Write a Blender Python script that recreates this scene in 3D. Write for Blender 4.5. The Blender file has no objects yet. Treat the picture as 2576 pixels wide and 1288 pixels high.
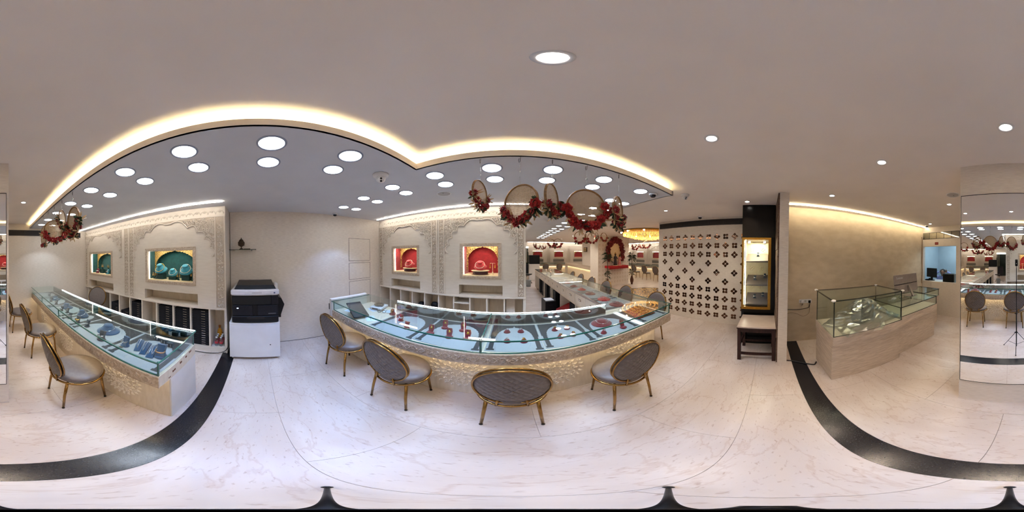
import bpy, bmesh, math, random
from math import pi, sin, cos, radians, atan2, hypot
from mathutils import Matrix, Vector

sc = bpy.context.scene
C = sc.collection
R = random.Random(7)

# ------------------------------------------------------------------ camera
cam = bpy.data.cameras.new('camera')
cam.type = 'PANO'
try:
    cam.panorama_type = 'EQUIRECTANGULAR'
except Exception:
    pass
try:
    cam.cycles.panorama_type = 'EQUIRECTANGULAR'
except Exception:
    pass
cam.clip_start = 0.5
cam.clip_end = 200
cam_o = bpy.data.objects.new('camera', cam)
C.objects.link(cam_o)
cam_o.location = (0, 0, 1.6)
cam_o.rotation_euler = (radians(90 - 0.9), 0, 0)
sc.camera = cam_o

# ------------------------------------------------------------------ world, exposure
w = bpy.data.worlds.new('world')
sc.world = w
w.use_nodes = True
w.node_tree.nodes['Background'].inputs[0].default_value = (0.6, 0.62, 0.7, 1)
w.node_tree.nodes['Background'].inputs[1].default_value = 0.05
sc.view_settings.view_transform = 'Standard'
sc.view_settings.look = 'None'
sc.view_settings.exposure = 0.82
sc.view_settings.gamma = 1
sc.view_settings.use_curve_mapping = False
cy = sc.cycles
cy.max_bounces = 7
cy.diffuse_bounces = 4
cy.glossy_bounces = 4
cy.transmission_bounces = 2
cy.transparent_max_bounces = 14
cy.use_adaptive_sampling = True
cy.adaptive_threshold = 0.18
cy.adaptive_min_samples = 16
cy.sample_clamp_indirect = 4
cy.caustics_reflective = False
cy.caustics_refractive = False

COOL = (0.48, 0.66, 1.0)
COOLB = (0.20, 0.42, 1.0)
COOLN = (0.76, 0.87, 1.0)
WARM = (1.0, 0.81, 0.62)
YELLOW = (1.0, 0.83, 0.43)
P_DL = 15.0      # soffit downlights, watts each
P_SPOT = 22.0    # main ceiling spots
P_HALL = 40.0
E_COVE = 26.0
E_WASH = 20.0
E_DECK = 6.0

# ------------------------------------------------------------------ mesh builder
class MB:
    def __init__(s):
        s.v = []; s.f = []; s.sm = []
    def add(s, vs, fs, M=None, sm=False):
        o = len(s.v)
        if M is not None:
            vs = [M @ Vector(p) for p in vs]
        s.v += [tuple(p) for p in vs]
        for f in fs:
            s.f.append([i + o for i in f]); s.sm.append(sm)
        return s
    def box(s, x0, y0, z0, x1, y1, z1, M=None):
        if x0 > x1: x0, x1 = x1, x0
        if y0 > y1: y0, y1 = y1, y0
        if z0 > z1: z0, z1 = z1, z0
        return s.add([(x0,y0,z0),(x1,y0,z0),(x1,y1,z0),(x0,y1,z0),(x0,y0,z1),(x1,y0,z1),(x1,y1,z1),(x0,y1,z1)],
                     [(0,3,2,1),(4,5,6,7),(0,1,5,4),(1,2,6,5),(2,3,7,6),(3,0,4,7)], M)
    def cbox(s, x0, y0, z0, x1, y1, z1, b=.008, M=None):
        """box with chamfered edges"""
        vs = []; 
        for zi, zz, in ((0, z0), (1, z0 + b), (2, z1 - b), (3, z1)):
            d = b if zi in (0, 3) else 0
            xa, xb, ya, yb = x0 + d, x1 - d, y0 + d, y1 - d
            c = b
            vs += [(xa + c, ya, zz), (xb - c, ya, zz), (xb, ya + c, zz), (xb, yb - c, zz), (xb - c, yb, zz), (xa + c, yb, zz), (xa, yb - c, zz), (xa, ya + c, zz)]
        fs = [tuple(range(7, -1, -1)), tuple(range(24, 32))]
        for k in range(3):
            for i in range(8):
                fs.append((k*8 + i, k*8 + (i+1) % 8, k*8 + 8 + (i+1) % 8, k*8 + 8 + i))
        return s.add(vs, fs, M)
    def prism(s, poly, z0, z1, M=None, sm=False):
        n = len(poly)
        vs = [(a, b, z0) for a, b in poly] + [(a, b, z1) for a, b in poly]
        fs = [tuple(range(n - 1, -1, -1)), tuple(range(n, 2 * n))]
        s.add(vs, fs, M)
        o = len(s.v) - 2 * n
        for i in range(n):
            j = (i + 1) % n
            s.f.append([o + i, o + j, o + n + j, o + n + i]); s.sm.append(sm)
        return s
    def tube(s, pts, r, n=8, closed=False, M=None, sm=True):
        pts = [Vector(p) for p in pts]; m = len(pts)
        rr = r if isinstance(r, (list, tuple)) else [r] * m
        tang = []
        for i in range(m):
            if closed: t = pts[(i + 1) % m] - pts[i - 1]
            else: t = pts[min(i + 1, m - 1)] - pts[max(i - 1, 0)]
            tang.append(t.normalized() if t.length > 1e-9 else Vector((0, 0, 1)))
        a = Vector((0, 0, 1)) if abs(tang[0].z) < .9 else Vector((1, 0, 0))
        nrm = tang[0].cross(a).normalized()
        vs = []
        for i in range(m):
            nrm = (nrm - tang[i] * nrm.dot(tang[i]))
            if nrm.length < 1e-6: nrm = tang[i].orthogonal()
            nrm.normalize()
            b = tang[i].cross(nrm)
            for k in range(n):
                th = 2 * pi * k / n
                vs.append(pts[i] + (nrm * cos(th) + b * sin(th)) * rr[i])
        fs = []
        for i in range(m if closed else m - 1):
            i2 = (i + 1) % m
            for k in range(n):
                k2 = (k + 1) % n
                fs.append((i * n + k, i2 * n + k, i2 * n + k2, i * n + k2))
        s.add(vs, fs, M, sm)
        if not closed:
            o = len(s.v) - len(vs)
            s.f.append([o + k for k in range(n)][::-1]); s.sm.append(False)
            s.f.append([o + (m - 1) * n + k for k in range(n)]); s.sm.append(False)
        return s
    def lathe(s, prof, n=24, M=None, sm=True, sx=1, sy=1, cap=True):
        vs = []; m = len(prof)
        for r, z in prof:
            for k in range(n):
                th = 2 * pi * k / n
                vs.append((r * cos(th) * sx, r * sin(th) * sy, z))
        fs = []
        for i in range(m - 1):
            for k in range(n):
                k2 = (k + 1) % n
                fs.append((i * n + k, i * n + k2, (i + 1) * n + k2, (i + 1) * n + k))
        s.add(vs, fs, M, sm)
        if cap:
            o = len(s.v) - len(vs)
            if prof[0][0] > 1e-4: s.f.append([o + k for k in range(n)][::-1]); s.sm.append(False)
            if prof[-1][0] > 1e-4: s.f.append([o + (m - 1) * n + k for k in range(n)]); s.sm.append(False)
        return s
    def ball(s, c, rx, ry=None, rz=None, n=12, m=8, M=None):
        ry = ry or rx; rz = rz or rx
        prof = [(max(1e-4, sin(pi * i / m)), -cos(pi * i / m)) for i in range(m + 1)]
        T = Matrix.Translation(c) @ Matrix.Diagonal((rx, ry, rz, 1))
        if M is not None: T = M @ T
        return s.lathe(prof, n, T, True, cap=False)
    def disc(s, r, z, n=32, M=None):
        return s.add([(r * cos(2 * pi * k / n), r * sin(2 * pi * k / n), z) for k in range(n)], [tuple(range(n))], M)
    def grid(s, fn, nu, nv, M=None, sm=True, closed_u=False):
        vs = [fn(i / (nu if closed_u else nu - 1) , j / (nv - 1)) for i in range(nu) for j in range(nv)]
        fs = []
        for i in range(nu if closed_u else nu - 1):
            i2 = (i + 1) % nu
            for j in range(nv - 1):
                fs.append((i * nv + j, i2 * nv + j, i2 * nv + j + 1, i * nv + j + 1))
        return s.add(vs, fs, M, sm)
    def mesh(s, name, recalc=True):
        me = bpy.data.meshes.new(name)
        me.from_pydata(s.v, [], s.f)
        me.polygons.foreach_set('use_smooth', s.sm)
        if recalc:
            bm = bmesh.new(); bm.from_mesh(me)
            bmesh.ops.recalc_face_normals(bm, faces=bm.faces)
            bm.to_mesh(me); bm.free()
        me.update()
        return me

def wloc(o):
    v = Vector((0, 0, 0))
    while o is not None:
        v += o.location; o = o.parent
    return v

def obj(name, mb, mat, parent=None, local=False, recalc=True, label=None):
    """one mesh object; for a child, world coordinates are turned into the parent's (unrotated) frame unless local"""
    me = mb if isinstance(mb, bpy.types.Mesh) else None
    if me is None:
        if parent is not None and not local:
            d = wloc(parent)
            mb.v = [(p[0] - d.x, p[1] - d.y, p[2] - d.z) for p in mb.v]
        me = mb.mesh(name, recalc)
    if mat is not None and not me.materials:
        me.materials.append(mat)
    o = bpy.data.objects.new(name, me)
    C.objects.link(o)
    if parent is not None: o.parent = parent
    if label: o['label'] = label
    return o

def tag(o, label, cat, group=None):
    o['label'] = label; o['category'] = cat
    if group: o['group'] = group
    return o

def thing(name, label, cat, loc=(0, 0, 0), rotz=0, group=None):
    o = bpy.data.objects.new(name, None)
    o.empty_display_size = .05
    C.objects.link(o)
    o.location = loc; o.rotation_euler = (0, 0, rotz)
    return tag(o, label, cat, group)

def struct(name, mb, mat, parent=None, label=None):
    o = obj(name, mb, mat, parent)
    if parent is None: o['kind'] = 'structure'
    if label: o['label'] = label
    return o

def dup(root, loc, rotz=0, label=None, group=None, scale=None, rot=None):
    r = root.copy(); C.objects.link(r)
    r.location = loc
    r.rotation_euler = rot if rot else (0, 0, rotz)
    if scale: r.scale = (scale, scale, scale)
    if label: r['label'] = label
    if group: r['group'] = group
    for ch in list(root.children):
        c = ch.copy(); C.objects.link(c); c.parent = r
        for g in list(ch.children):
            d = g.copy(); C.objects.link(d); d.parent = c
    return r

def lamp(name, kind, loc, energy, color, parent=None, **kw):
    l = bpy.data.lights.new(name, kind)
    l.energy = energy; l.color = color
    rot = kw.pop('rot', (0, 0, 0))
    for k, v in kw.items(): setattr(l, k, v)
    o = bpy.data.objects.new(name, l); C.objects.link(o)
    if parent is not None:
        d = wloc(parent); o.location = (loc[0] - d.x, loc[1] - d.y, loc[2] - d.z); o.parent = parent
    else: o.location = loc
    o.rotation_euler = rot
    return o

ORD = ['first', 'second', 'third', 'fourth', 'fifth', 'sixth', 'seventh', 'eighth', 'ninth', 'tenth', 'eleventh', 'twelfth', 'thirteenth', 'fourteenth']

# ------------------------------------------------------------------ materials
def srgb(r, g, b):
    f = lambda c: (c / 255 / 12.92) if c / 255 <= .04045 else ((c / 255 + .055) / 1.055) ** 2.4
    return (f(r), f(g), f(b), 1)

def M_(name, col, rough=.5, metal=0, col2=None, scale=6, detail=5, stretch=(1, 1, 1), lo=.35, hi=.65, bump=0, bscale=40,
       bstretch=None, spec=.5, sheen=0, coat=0, emit=None, es=0, distort=0, alpha=None):
    m = bpy.data.materials.new(name); m.use_nodes = True
    nt = m.node_tree; b = nt.nodes['Principled BSDF']
    b.inputs['Base Color'].default_value = col
    b.inputs['Roughness'].default_value = rough
    b.inputs['Metallic'].default_value = metal
    b.inputs['Specular IOR Level'].default_value = spec
    b.inputs['Sheen Weight'].default_value = sheen
    b.inputs['Coat Weight'].default_value = coat
    if emit is not None:
        b.inputs['Emission Color'].default_value = emit
        b.inputs['Emission Strength'].default_value = es
    tc = nt.nodes.new('ShaderNodeTexCoord')
    def noise(sc_, st, det, dist=0):
        mp = nt.nodes.new('ShaderNodeMapping'); mp.inputs['Scale'].default_value = st
        nt.links.new(tc.outputs['Object'], mp.inputs['Vector'])
        n = nt.nodes.new('ShaderNodeTexNoise')
        n.inputs['Scale'].default_value = sc_; n.inputs['Detail'].default_value = det
        n.inputs['Distortion'].default_value = dist
        nt.links.new(mp.outputs['Vector'], n.inputs['Vector'])
        return n.outputs['Fac']
    if col2 is not None:
        f = noise(scale, stretch, detail, distort)
        cr = nt.nodes.new('ShaderNodeValToRGB')
        cr.color_ramp.elements[0].position = lo; cr.color_ramp.elements[1].position = hi
        cr.color_ramp.elements[0].color = col; cr.color_ramp.elements[1].color = col2
        nt.links.new(f, cr.inputs['Fac']); nt.links.new(cr.outputs['Color'], b.inputs['Base Color'])
    if bump:
        f = noise(bscale, bstretch or (1, 1, 1), 3)
        bp = nt.nodes.new('ShaderNodeBump'); bp.inputs['Strength'].default_value = bump; bp.inputs['Distance'].default_value = .01
        nt.links.new(f, bp.inputs['Height']); nt.links.new(bp.outputs['Normal'], b.inputs['Normal'])
    return m

def emis(name, col, s):
    m = bpy.data.materials.new(name); m.use_nodes = True
    nt = m.node_tree; nt.nodes.clear()
    e = nt.nodes.new('ShaderNodeEmission'); e.inputs[0].default_value = (*col, 1); e.inputs[1].default_value = s
    o = nt.nodes.new('ShaderNodeOutputMaterial'); nt.links.new(e.outputs[0], o.inputs[0])
    return m

def glassm(name, tint, rough=0.0, ior=1.45, gloss=(1, 1, 1), extra=0.0):
    m = bpy.data.materials.new(name); m.use_nodes = True
    nt = m.node_tree; nt.nodes.clear()
    t = nt.nodes.new('ShaderNodeBsdfTransparent'); t.inputs[0].default_value = (*tint, 1)
    g = nt.nodes.new('ShaderNodeBsdfGlossy'); g.inputs[0].default_value = (*gloss, 1); g.inputs['Roughness'].default_value = rough
    f = nt.nodes.new('ShaderNodeFresnel'); f.inputs['IOR'].default_value = ior
    x = nt.nodes.new('ShaderNodeMixShader'); o = nt.nodes.new('ShaderNodeOutputMaterial')
    ge = nt.nodes.new('ShaderNodeNewGeometry'); mi = nt.nodes.new('ShaderNodeMix'); mi.data_type = 'FLOAT'
    mi.inputs[2].default_value = ior; mi.inputs[3].default_value = 1 / ior
    nt.links.new(ge.outputs['Backfacing'], mi.inputs[0]); nt.links.new(mi.outputs[0], f.inputs['IOR'])
    a = nt.nodes.new('ShaderNodeMath'); a.operation = 'ADD'; a.inputs[1].default_value = extra; a.use_clamp = True
    nt.links.new(f.outputs[0], a.inputs[0]); nt.links.new(a.outputs[0], x.inputs[0])
    nt.links.new(t.outputs[0], x.inputs[1]); nt.links.new(g.outputs[0], x.inputs[2]); nt.links.new(x.outputs[0], o.inputs[0])
    return m

def marble():
    m = M_('marble_floor', srgb(226, 208, 192), .30, spec=.4)
    nt = m.node_tree; b = nt.nodes['Principled BSDF']
    tc = nt.nodes.new('ShaderNodeTexCoord')
    oi = nt.nodes.new('ShaderNodeObjectInfo')
    mp = nt.nodes.new('ShaderNodeMapping'); mp.inputs['Rotation'].default_value = (0, 0, radians(35)); mp.inputs['Scale'].default_value = (1, 2.6, 1)
    ge = nt.nodes.new('ShaderNodeNewGeometry')
    nt.links.new(ge.outputs['Position'], mp.inputs['Vector'])
    def nz(s, d, dist):
        n = nt.nodes.new('ShaderNodeTexNoise'); n.inputs['Scale'].default_value = s; n.inputs['Detail'].default_value = d; n.inputs['Distortion'].default_value = dist
        nt.links.new(mp.outputs['Vector'], n.inputs['Vector']); return n.outputs['Fac']
    def ramp(f, stops):
        r = nt.nodes.new('ShaderNodeValToRGB')
        e = r.color_ramp.elements
        e[0].position, e[0].color = stops[0]; e[1].position, e[1].color = stops[-1]
        for p, c in stops[1:-1]:
            q = e.new(p); q.color = c
        nt.links.new(f, r.inputs['Fac']); return r.outputs['Color']
    base = ramp(nz(1.1, 10, .4), [(.3, srgb(192, 176, 164)), (.5, srgb(201, 187, 177)), (.62, srgb(209, 197, 188)), (.75, srgb(197, 182, 171))])
    vein = ramp(nz(1.7, 12, .25), [(.485, (1, 1, 1, 1)), (.499, srgb(226, 208, 194)), (.501, srgb(222, 202, 188)), (.515, (1, 1, 1, 1))])
    fleck = ramp(nz(22, 8, .3), [(.30, srgb(196, 172, 152)), (.40, (1, 1, 1, 1)), (.9, (1, 1, 1, 1))])
    def mul(a, c, f):
        x = nt.nodes.new('ShaderNodeMix'); x.data_type = 'RGBA'; x.blend_type = 'MULTIPLY'
        x.inputs['Factor'].default_value = f
        nt.links.new(a, x.inputs[6]); nt.links.new(c, x.inputs[7]); return x.outputs[2]
    nt.links.new(mul(mul(base, vein, .4), fleck, .5), b.inputs['Base Color'])
    return m

MARBLE = marble()
GRANITE = M_('black_granite', srgb(22, 22, 26), .22, col2=srgb(44, 42, 48), scale=120, detail=3, lo=.5, hi=.8)
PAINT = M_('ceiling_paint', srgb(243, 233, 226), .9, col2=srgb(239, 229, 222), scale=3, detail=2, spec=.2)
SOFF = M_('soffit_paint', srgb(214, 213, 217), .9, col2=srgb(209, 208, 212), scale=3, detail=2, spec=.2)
WALLP = M_('textured_wallpaper', srgb(224, 214, 203), .75, col2=srgb(211, 200, 189), scale=14, detail=6, stretch=(1, 1, 9), bump=.15, bscale=60, bstretch=(1, 1, 8), spec=.3)
TAUPEW = M_('taupe_textured_wall', srgb(206, 190, 167), .75, col2=srgb(194, 177, 153), scale=5, detail=8, stretch=(1, 1, 2), bump=.08, bscale=60, bstretch=(1, 1, 5), spec=.3)
CARVE = M_('carved_cream_panel', srgb(224, 214, 201), .6, col2=srgb(218, 207, 194), scale=8, detail=4, stretch=(1, 1, 5), spec=.3)
SPANC = M_('tan_recess_shade_ground', srgb(194, 180, 163), .7, col2=srgb(185, 170, 153), scale=30, detail=5, spec=.25)  # darker than the scrolls: recess shade and dirt put into the colour
STONE = M_('carved_sandstone', srgb(206, 190, 172), .65, col2=srgb(178, 158, 138), scale=40, detail=5, spec=.3)
WHITE = M_('white_laminate', srgb(226, 222, 220), .35, col2=srgb(218, 214, 212), scale=4)
CREAML = M_('cream_laminate', srgb(222, 208, 188), .4, col2=srgb(212, 197, 176), scale=6, stretch=(6, 6, 1))
WOODL = M_('pale_ash_laminate', srgb(206, 190, 174), .4, col2=srgb(182, 164, 148), scale=7, detail=8, stretch=(1, 1, 9), distort=.6)
DARKGREY = M_('dark_grey_plastic', srgb(24, 24, 29), .4, col2=srgb(30, 30, 35), scale=30, spec=.22)
BLACK = M_('black_plastic', srgb(14, 14, 17), .4, col2=srgb(20, 20, 24), scale=40, spec=.22)
BLACKTRAY = M_('black_velvet_tray', srgb(17, 17, 22), .7, col2=srgb(26, 26, 32), scale=50, spec=.22)
OFFWHITE = M_('offwhite_plastic', srgb(224, 222, 224), .4, col2=srgb(216, 214, 217), scale=20)
GOLD = M_('brass', srgb(166, 130, 78), .2, 1, col2=srgb(148, 112, 62), scale=20)
BRIGHTGOLD = M_('bright_gold', srgb(236, 190, 96), .25, 1, col2=srgb(214, 164, 70), scale=60)
GOLDPAINT = M_('gilded_filigree', srgb(96, 66, 26), .45, .3, col2=srgb(206, 170, 96), scale=90, detail=2, lo=.42, hi=.56)
SILVER = M_('silver', srgb(226, 226, 230), .18, 1, col2=srgb(200, 200, 206), scale=40)
CHROME = M_('chrome', srgb(210, 210, 214), .12, 1, col2=srgb(196, 196, 200), scale=20)
LEATHER = M_('taupe_leather', srgb(104, 94, 91), .36, col2=srgb(96, 86, 83), scale=30, bump=.08, bscale=220, spec=.55)
BLUEV = M_('blue_velvet', srgb(14, 76, 116), .85, col2=srgb(10, 64, 102), scale=40, sheen=.4)
NAVYV = M_('dark_blue_velvet', srgb(30, 50, 66), .85, col2=srgb(22, 40, 54), scale=40, sheen=.3)
REDV = M_('maroon_velvet', srgb(130, 20, 40), .85, col2=srgb(108, 12, 30), scale=40, sheen=.4)
CORALV = M_('coral_red_velvet', srgb(206, 62, 62), .8, col2=srgb(190, 50, 52), scale=30, sheen=.3)
NICHER = M_('red_niche_velvet', srgb(150, 18, 22), .85, col2=srgb(130, 12, 16), scale=20, sheen=.3)
NICHEG = M_('teal_niche_velvet', srgb(10, 78, 76), .85, col2=srgb(8, 66, 66), scale=20, sheen=.3)
TEALV = M_('teal_velvet', srgb(56, 150, 168), .85, col2=srgb(48, 134, 152), scale=30, sheen=.3)
DKTEAL = M_('dark_teal_box', srgb(14, 60, 58), .7, col2=srgb(10, 48, 48), scale=30)
IVORY = M_('ivory_board', srgb(240, 222, 180), .5, col2=srgb(232, 210, 164), scale=15)
MATG = M_('grey_display_cloth', srgb(158, 160, 162), .8, col2=srgb(148, 150, 153), scale=220, detail=2)
MATD = M_('charcoal_print', srgb(58, 57, 58), .8, col2=srgb(48, 47, 49), scale=220, detail=2)
MIRROR = M_('mirror_silver', (.9, .9, .88, 1), 0.0, 1)
BRONZEM = M_('bronze_mirror', srgb(96, 68, 50), .06, 1, col2=srgb(86, 60, 44), scale=4)
SMOKEM = M_('smoked_mirror', srgb(150, 150, 146), .03, 1)
GLASS = glassm('clear_glass', (.93, .972, .96), 0.0, 1.28)
GEDGE = M_('green_glass_edge', srgb(26, 96, 84), .12, col2=srgb(18, 80, 72), scale=20, spec=.8)
DEDGE = M_('dark_glass_edge', srgb(24, 40, 34), .15, col2=srgb(16, 30, 26), scale=20, spec=.8)
PLASTIC = glassm('clear_plastic_wrap', (.80, .81, .80), .22, 1.5, (.95, .95, .95), .3)
DARKWOOD = M_('dark_stained_wood', srgb(58, 34, 30), .35, col2=srgb(42, 24, 22), scale=8, stretch=(6, 6, 1), detail=6, spec=.22)
BLACKCAB = M_('black_lacquer', srgb(12, 10, 10), .25, col2=srgb(18, 15, 14), scale=10, spec=.22)
BRASSFRAME = M_('brushed_brass_frame', srgb(178, 132, 56), .3, 1, col2=srgb(150, 108, 44), scale=30, stretch=(1, 1, 8))
GRILLE = M_('dark_grille', srgb(60, 54, 54), .5, .3, col2=srgb(44, 40, 40), scale=60)
TILEB = M_('brown_textured_cladding', srgb(120, 96, 80), .7, col2=srgb(80, 58, 48), scale=26, detail=8, stretch=(1, 1, 5), bump=.6, bscale=40, bstretch=(1, 1, 4))
ROSE = M_('red_rose_petal', srgb(176, 14, 22), .6, col2=srgb(140, 6, 14), scale=60, sheen=.2)
LEAF = M_('dark_green_leaf', srgb(48, 66, 40), .55, col2=srgb(30, 48, 30), scale=40)
DRYLEAF = M_('dried_leaf', srgb(206, 178, 138), .7, col2=srgb(172, 138, 96), scale=40)
CANE = M_('cane_weave', srgb(196, 172, 140), .65, col2=srgb(166, 140, 106), scale=60)
BAMBOO = M_('bamboo_ring', srgb(150, 110, 66), .5, col2=srgb(116, 82, 48), scale=50)
BEAD = M_('glass_bead', srgb(220, 226, 230), .05, col2=srgb(200, 206, 210), scale=20, spec=1)
WIRE = M_('dark_wire', srgb(56, 50, 44), .4, .6)
CORDM = M_('black_rubber', srgb(16, 16, 18), .5)
PAPER = M_('paper_sheet', srgb(210, 224, 240), .7, col2=srgb(200, 214, 232), scale=8)
ANTIQUE = M_('antique_bronze', srgb(74, 56, 38), .5, .5, col2=srgb(50, 38, 26), scale=40)
DL_E = emis('downlight_diffuser', (.90, .95, 1.0), 9)
SPOT_E = emis('warm_spot_diffuser', (1, .95, .88), 12)
COVE_E = emis('cove_led', YELLOW, E_COVE)
WASH_E = emis('wall_wash_led', (1, .93, .82), E_WASH)
WASHW_E = emis('warm_wall_wash_led', (1, .84, .56), E_WASH * 1.6)
CASE_E = emis('case_led', (.86, .94, 1), E_DECK)
UNDER_E = emis('under_deck_led', (1, .80, .48), 9)
NICHE_E = emis('niche_led', (1, .95, .84), 9)
# ================================================================== SETTING
ZC, ZS = 2.47, 2.36        # main ceiling, lowered soffit
YB = -4.0                  # back wall
def mat4(u, w, z, o):
    return Matrix(((u[0], w[0], z[0], o[0]), (u[1], w[1], z[1], o[1]), (u[2], w[2], z[2], o[2]), (0, 0, 0, 1)))
T_FRONT = mat4((1, 0, 0), (0, -1, 0), (0, 0, 1), (0, 2.57, 0))
T_GREEN = mat4((0, 1, 0), (1, 0, 0), (0, 0, 1), (-2.33, 0, 0))
T_FAR = mat4((1, 0, 0), (0, -1, 0), (0, 0, 1), (0, 12.5, 0))
T_HALL = mat4((0, 1, 0), (-1, 0, 0), (0, 0, 1), (9.4, 0, 0))

# floor: bed plus marble slabs with open joints
floor = struct('floor', MB().box(-2.9, -4.1, -.1, 9.5, 12.7, -.012), M_('joint_grout', srgb(150, 126, 108), .8), label='cream marble floor laid in large slabs')
SW, SD = 1.25, .62
slab_me = MB().box(.001, .001, -.011, SW - .001, SD - .001, 0).mesh('slab')
slab_me.materials.append(MARBLE)
def slab(x, y, sx=1.0, sy=1.0):
    o = bpy.data.objects.new('slab', slab_me); C.objects.link(o); o.parent = floor
    o.location = (x, y, 0); o.scale = (sx, sy, 1)
rows = []
y = -.51
while y > -4.1: rows.append((y - SD, 1.0)); y -= SD
rows.append((-.33, .46 / SD))
y = .13
while y < 12.6: rows.append((y, 1.0)); y += SD
for k, (ry, sy) in enumerate(rows):
    off = .14 + (SW / 2 if k % 2 else 0)
    x0 = off - 4 * SW
    while x0 < 9.4:
        x1 = x0 + SW
        out = (x1 < -2.85) or (ry > 2.7 and x1 < .05) or (ry + SD < 2.5 and x0 > 3.6) or (ry + SD < -.4 and x0 > 2.9)
        if not out: slab(x0, ry, 1, sy)
        x0 += SW
trim = struct('trim_1', MB().box(-2.75, -.509, -.011, 2.76, -.331, 0.0005), GRANITE, label='black granite strip inlaid across the floor')

# ceiling
struct('ceiling', MB().box(-2.95, -4.3, ZC, 9.6, 12.8, ZC + .1), PAINT, label='beige painted main ceiling')
sof = [(-2.86, YB), (-.73, YB), (-.73, 1.11), (1.66, 1.11), (1.66, 10.6), (.05, 10.6), (.05, 2.72), (-2.86, 2.72)]
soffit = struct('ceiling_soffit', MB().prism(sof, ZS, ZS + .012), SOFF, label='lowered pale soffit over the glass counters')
lip = MB()
LZ = 2.418
lip.box(-.745, YB, ZS, -.728, 1.127, LZ); lip.box(-.745, 1.108, ZS, 1.662, 1.125, LZ); lip.box(1.645, 1.108, ZS, 1.662, 10.6, LZ)
obj('cove_lip', lip, PAINT, soffit)
led = MB()
led.box(-.84, YB + .05, 2.376, -.80, 1.17, 2.382); led.box(-.80, 1.19, 2.376, 1.56, 1.23, 2.382); led.box(1.55, 1.25, 2.376, 1.58, 10.4, 2.382)
obj('cove_light_strip', led, COVE_E, soffit)

# plain walls
wl = struct('wall_left', MB().box(-2.9, -.43, 0, -2.72, 2.75, ZC), WALLP, label='off-white papered wall behind the photocopier')
for z0, z1 in ((1.47, 1.928), (1.095, 1.432), (.04, 1.06)):
    m = MB()
    for a in ((1.742, z0, 1.748, z1), (2.279, z0, 2.285, z1), (1.742, z1 - .005, 2.285, z1), (1.742, z0, 2.285, z0 + .005)):
        m.box(-2.7215, a[0], a[1], -2.7185, a[2], a[3])
    obj('panel_gap', m, DARKGREY, wl)
    obj('access_panel', MB().box(-2.722, 1.75, z0 + .007, -2.7165, 2.277, z1 - .007), WALLP, wl)
obj('skirting_gap', MB().box(-2.7205, .3, 0.0, -2.716, 1.6, .006), DARKGREY, wl)

wb = MB()
WX0, WX1, WZ0, WZ1 = 1.70, 2.74, .945, 1.93
wb.box(-2.9, YB - .1, 0, .4, YB, ZC)
wb.box(.35, -3.95, 0, WX0, -3.85, ZC); wb.box(WX1, -3.95, 0, 2.95, -3.85, ZC)
wb.box(WX0, -3.95, 0, WX1, -3.85, WZ0); wb.box(WX0, -3.95, WZ1, WX1, -3.85, ZC)
wall_back = struct('wall_back', wb, WALLP, label='off-white papered back wall with a cashier window')
wr = struct('wall_right', MB().box(2.76, -3.95, 0, 2.9, -.2, ZC), TAUPEW, label='taupe textured wall washed with warm light')
pt = struct('wall_partition', MB().box(2.085, -.262, 0, 3.48, -.142, ZC), WALLP, label='white partition wall beside the display tower')
k = 0
zz = 0.0
while zz < 2.4:      # rough strips on the partition's side face
    hgt = .06 + .05 * R.random()
    obj('cladding_strip', MB().box(2.1, -.144, zz + .002, 3.47, -.128 + .012 * R.random(), min(zz + hgt, 2.46)), TILEB, pt)
    zz += hgt

# hall beyond
struct('wall_far', MB().box(0, 12.5, 0, 9.5, 12.65, ZC), CARVE, label='far wall of the hall with red niches')
struct('wall_hall_side', MB().box(9.4, 2.7, 0, 9.55, 12.6, ZC), CARVE, label='hall side wall with red niches')
struct('wall_hall_left', MB().box(-.1, 2.72, 0, .05, 12.6, ZC), WALLP, label='plain left wall of the hall')
struct('wall_hall_near', MB().box(3.6, 2.62, 0, 9.5, 2.76, ZC), WALLP, label='plain hall wall behind the flower screen')

# ------------------------------------------------------------------ carving helpers
def curl(mb, u, z, r, ang, ch, w0, th, T, turns=1.2, n=8, sides=4):
    pts = []; rr = []
    for i in range(n + 1):
        t = i / n
        rad = r * (1 - .78 * t)
        a = ang + ch * turns * 2 * pi * t
        pts.append((u + rad * cos(a), w0, z + rad * sin(a)))
        rr.append(th * (1.1 - .5 * t))
    mb.tube(pts, rr, sides, M=T)
def leafr(mb, u, z, l, wd, ang, w0, hgt, T):
    ca, sa = cos(ang), sin(ang)
    q = [(0, 0, 0), (.45 * l, wd, 0), (l, 0, 0), (.45 * l, -wd, 0), (.45 * l, 0, hgt)]
    vs = [(u + a * ca - b * sa, w0 + c, z + a * sa + b * ca) for a, b, c in q]
    mb.add(vs, [(0, 1, 4), (1, 2, 4), (2, 3, 4), (3, 0, 4)], T)
def inside(poly, x, y):
    c = False; n = len(poly); j = n - 1
    for i in range(n):
        xi, yi = poly[i]; xj, yj = poly[j]
        if (yi > y) != (yj > y) and x < (xj - xi) * (y - yi) / (yj - yi) + xi: c = not c
        j = i
    return c
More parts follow.
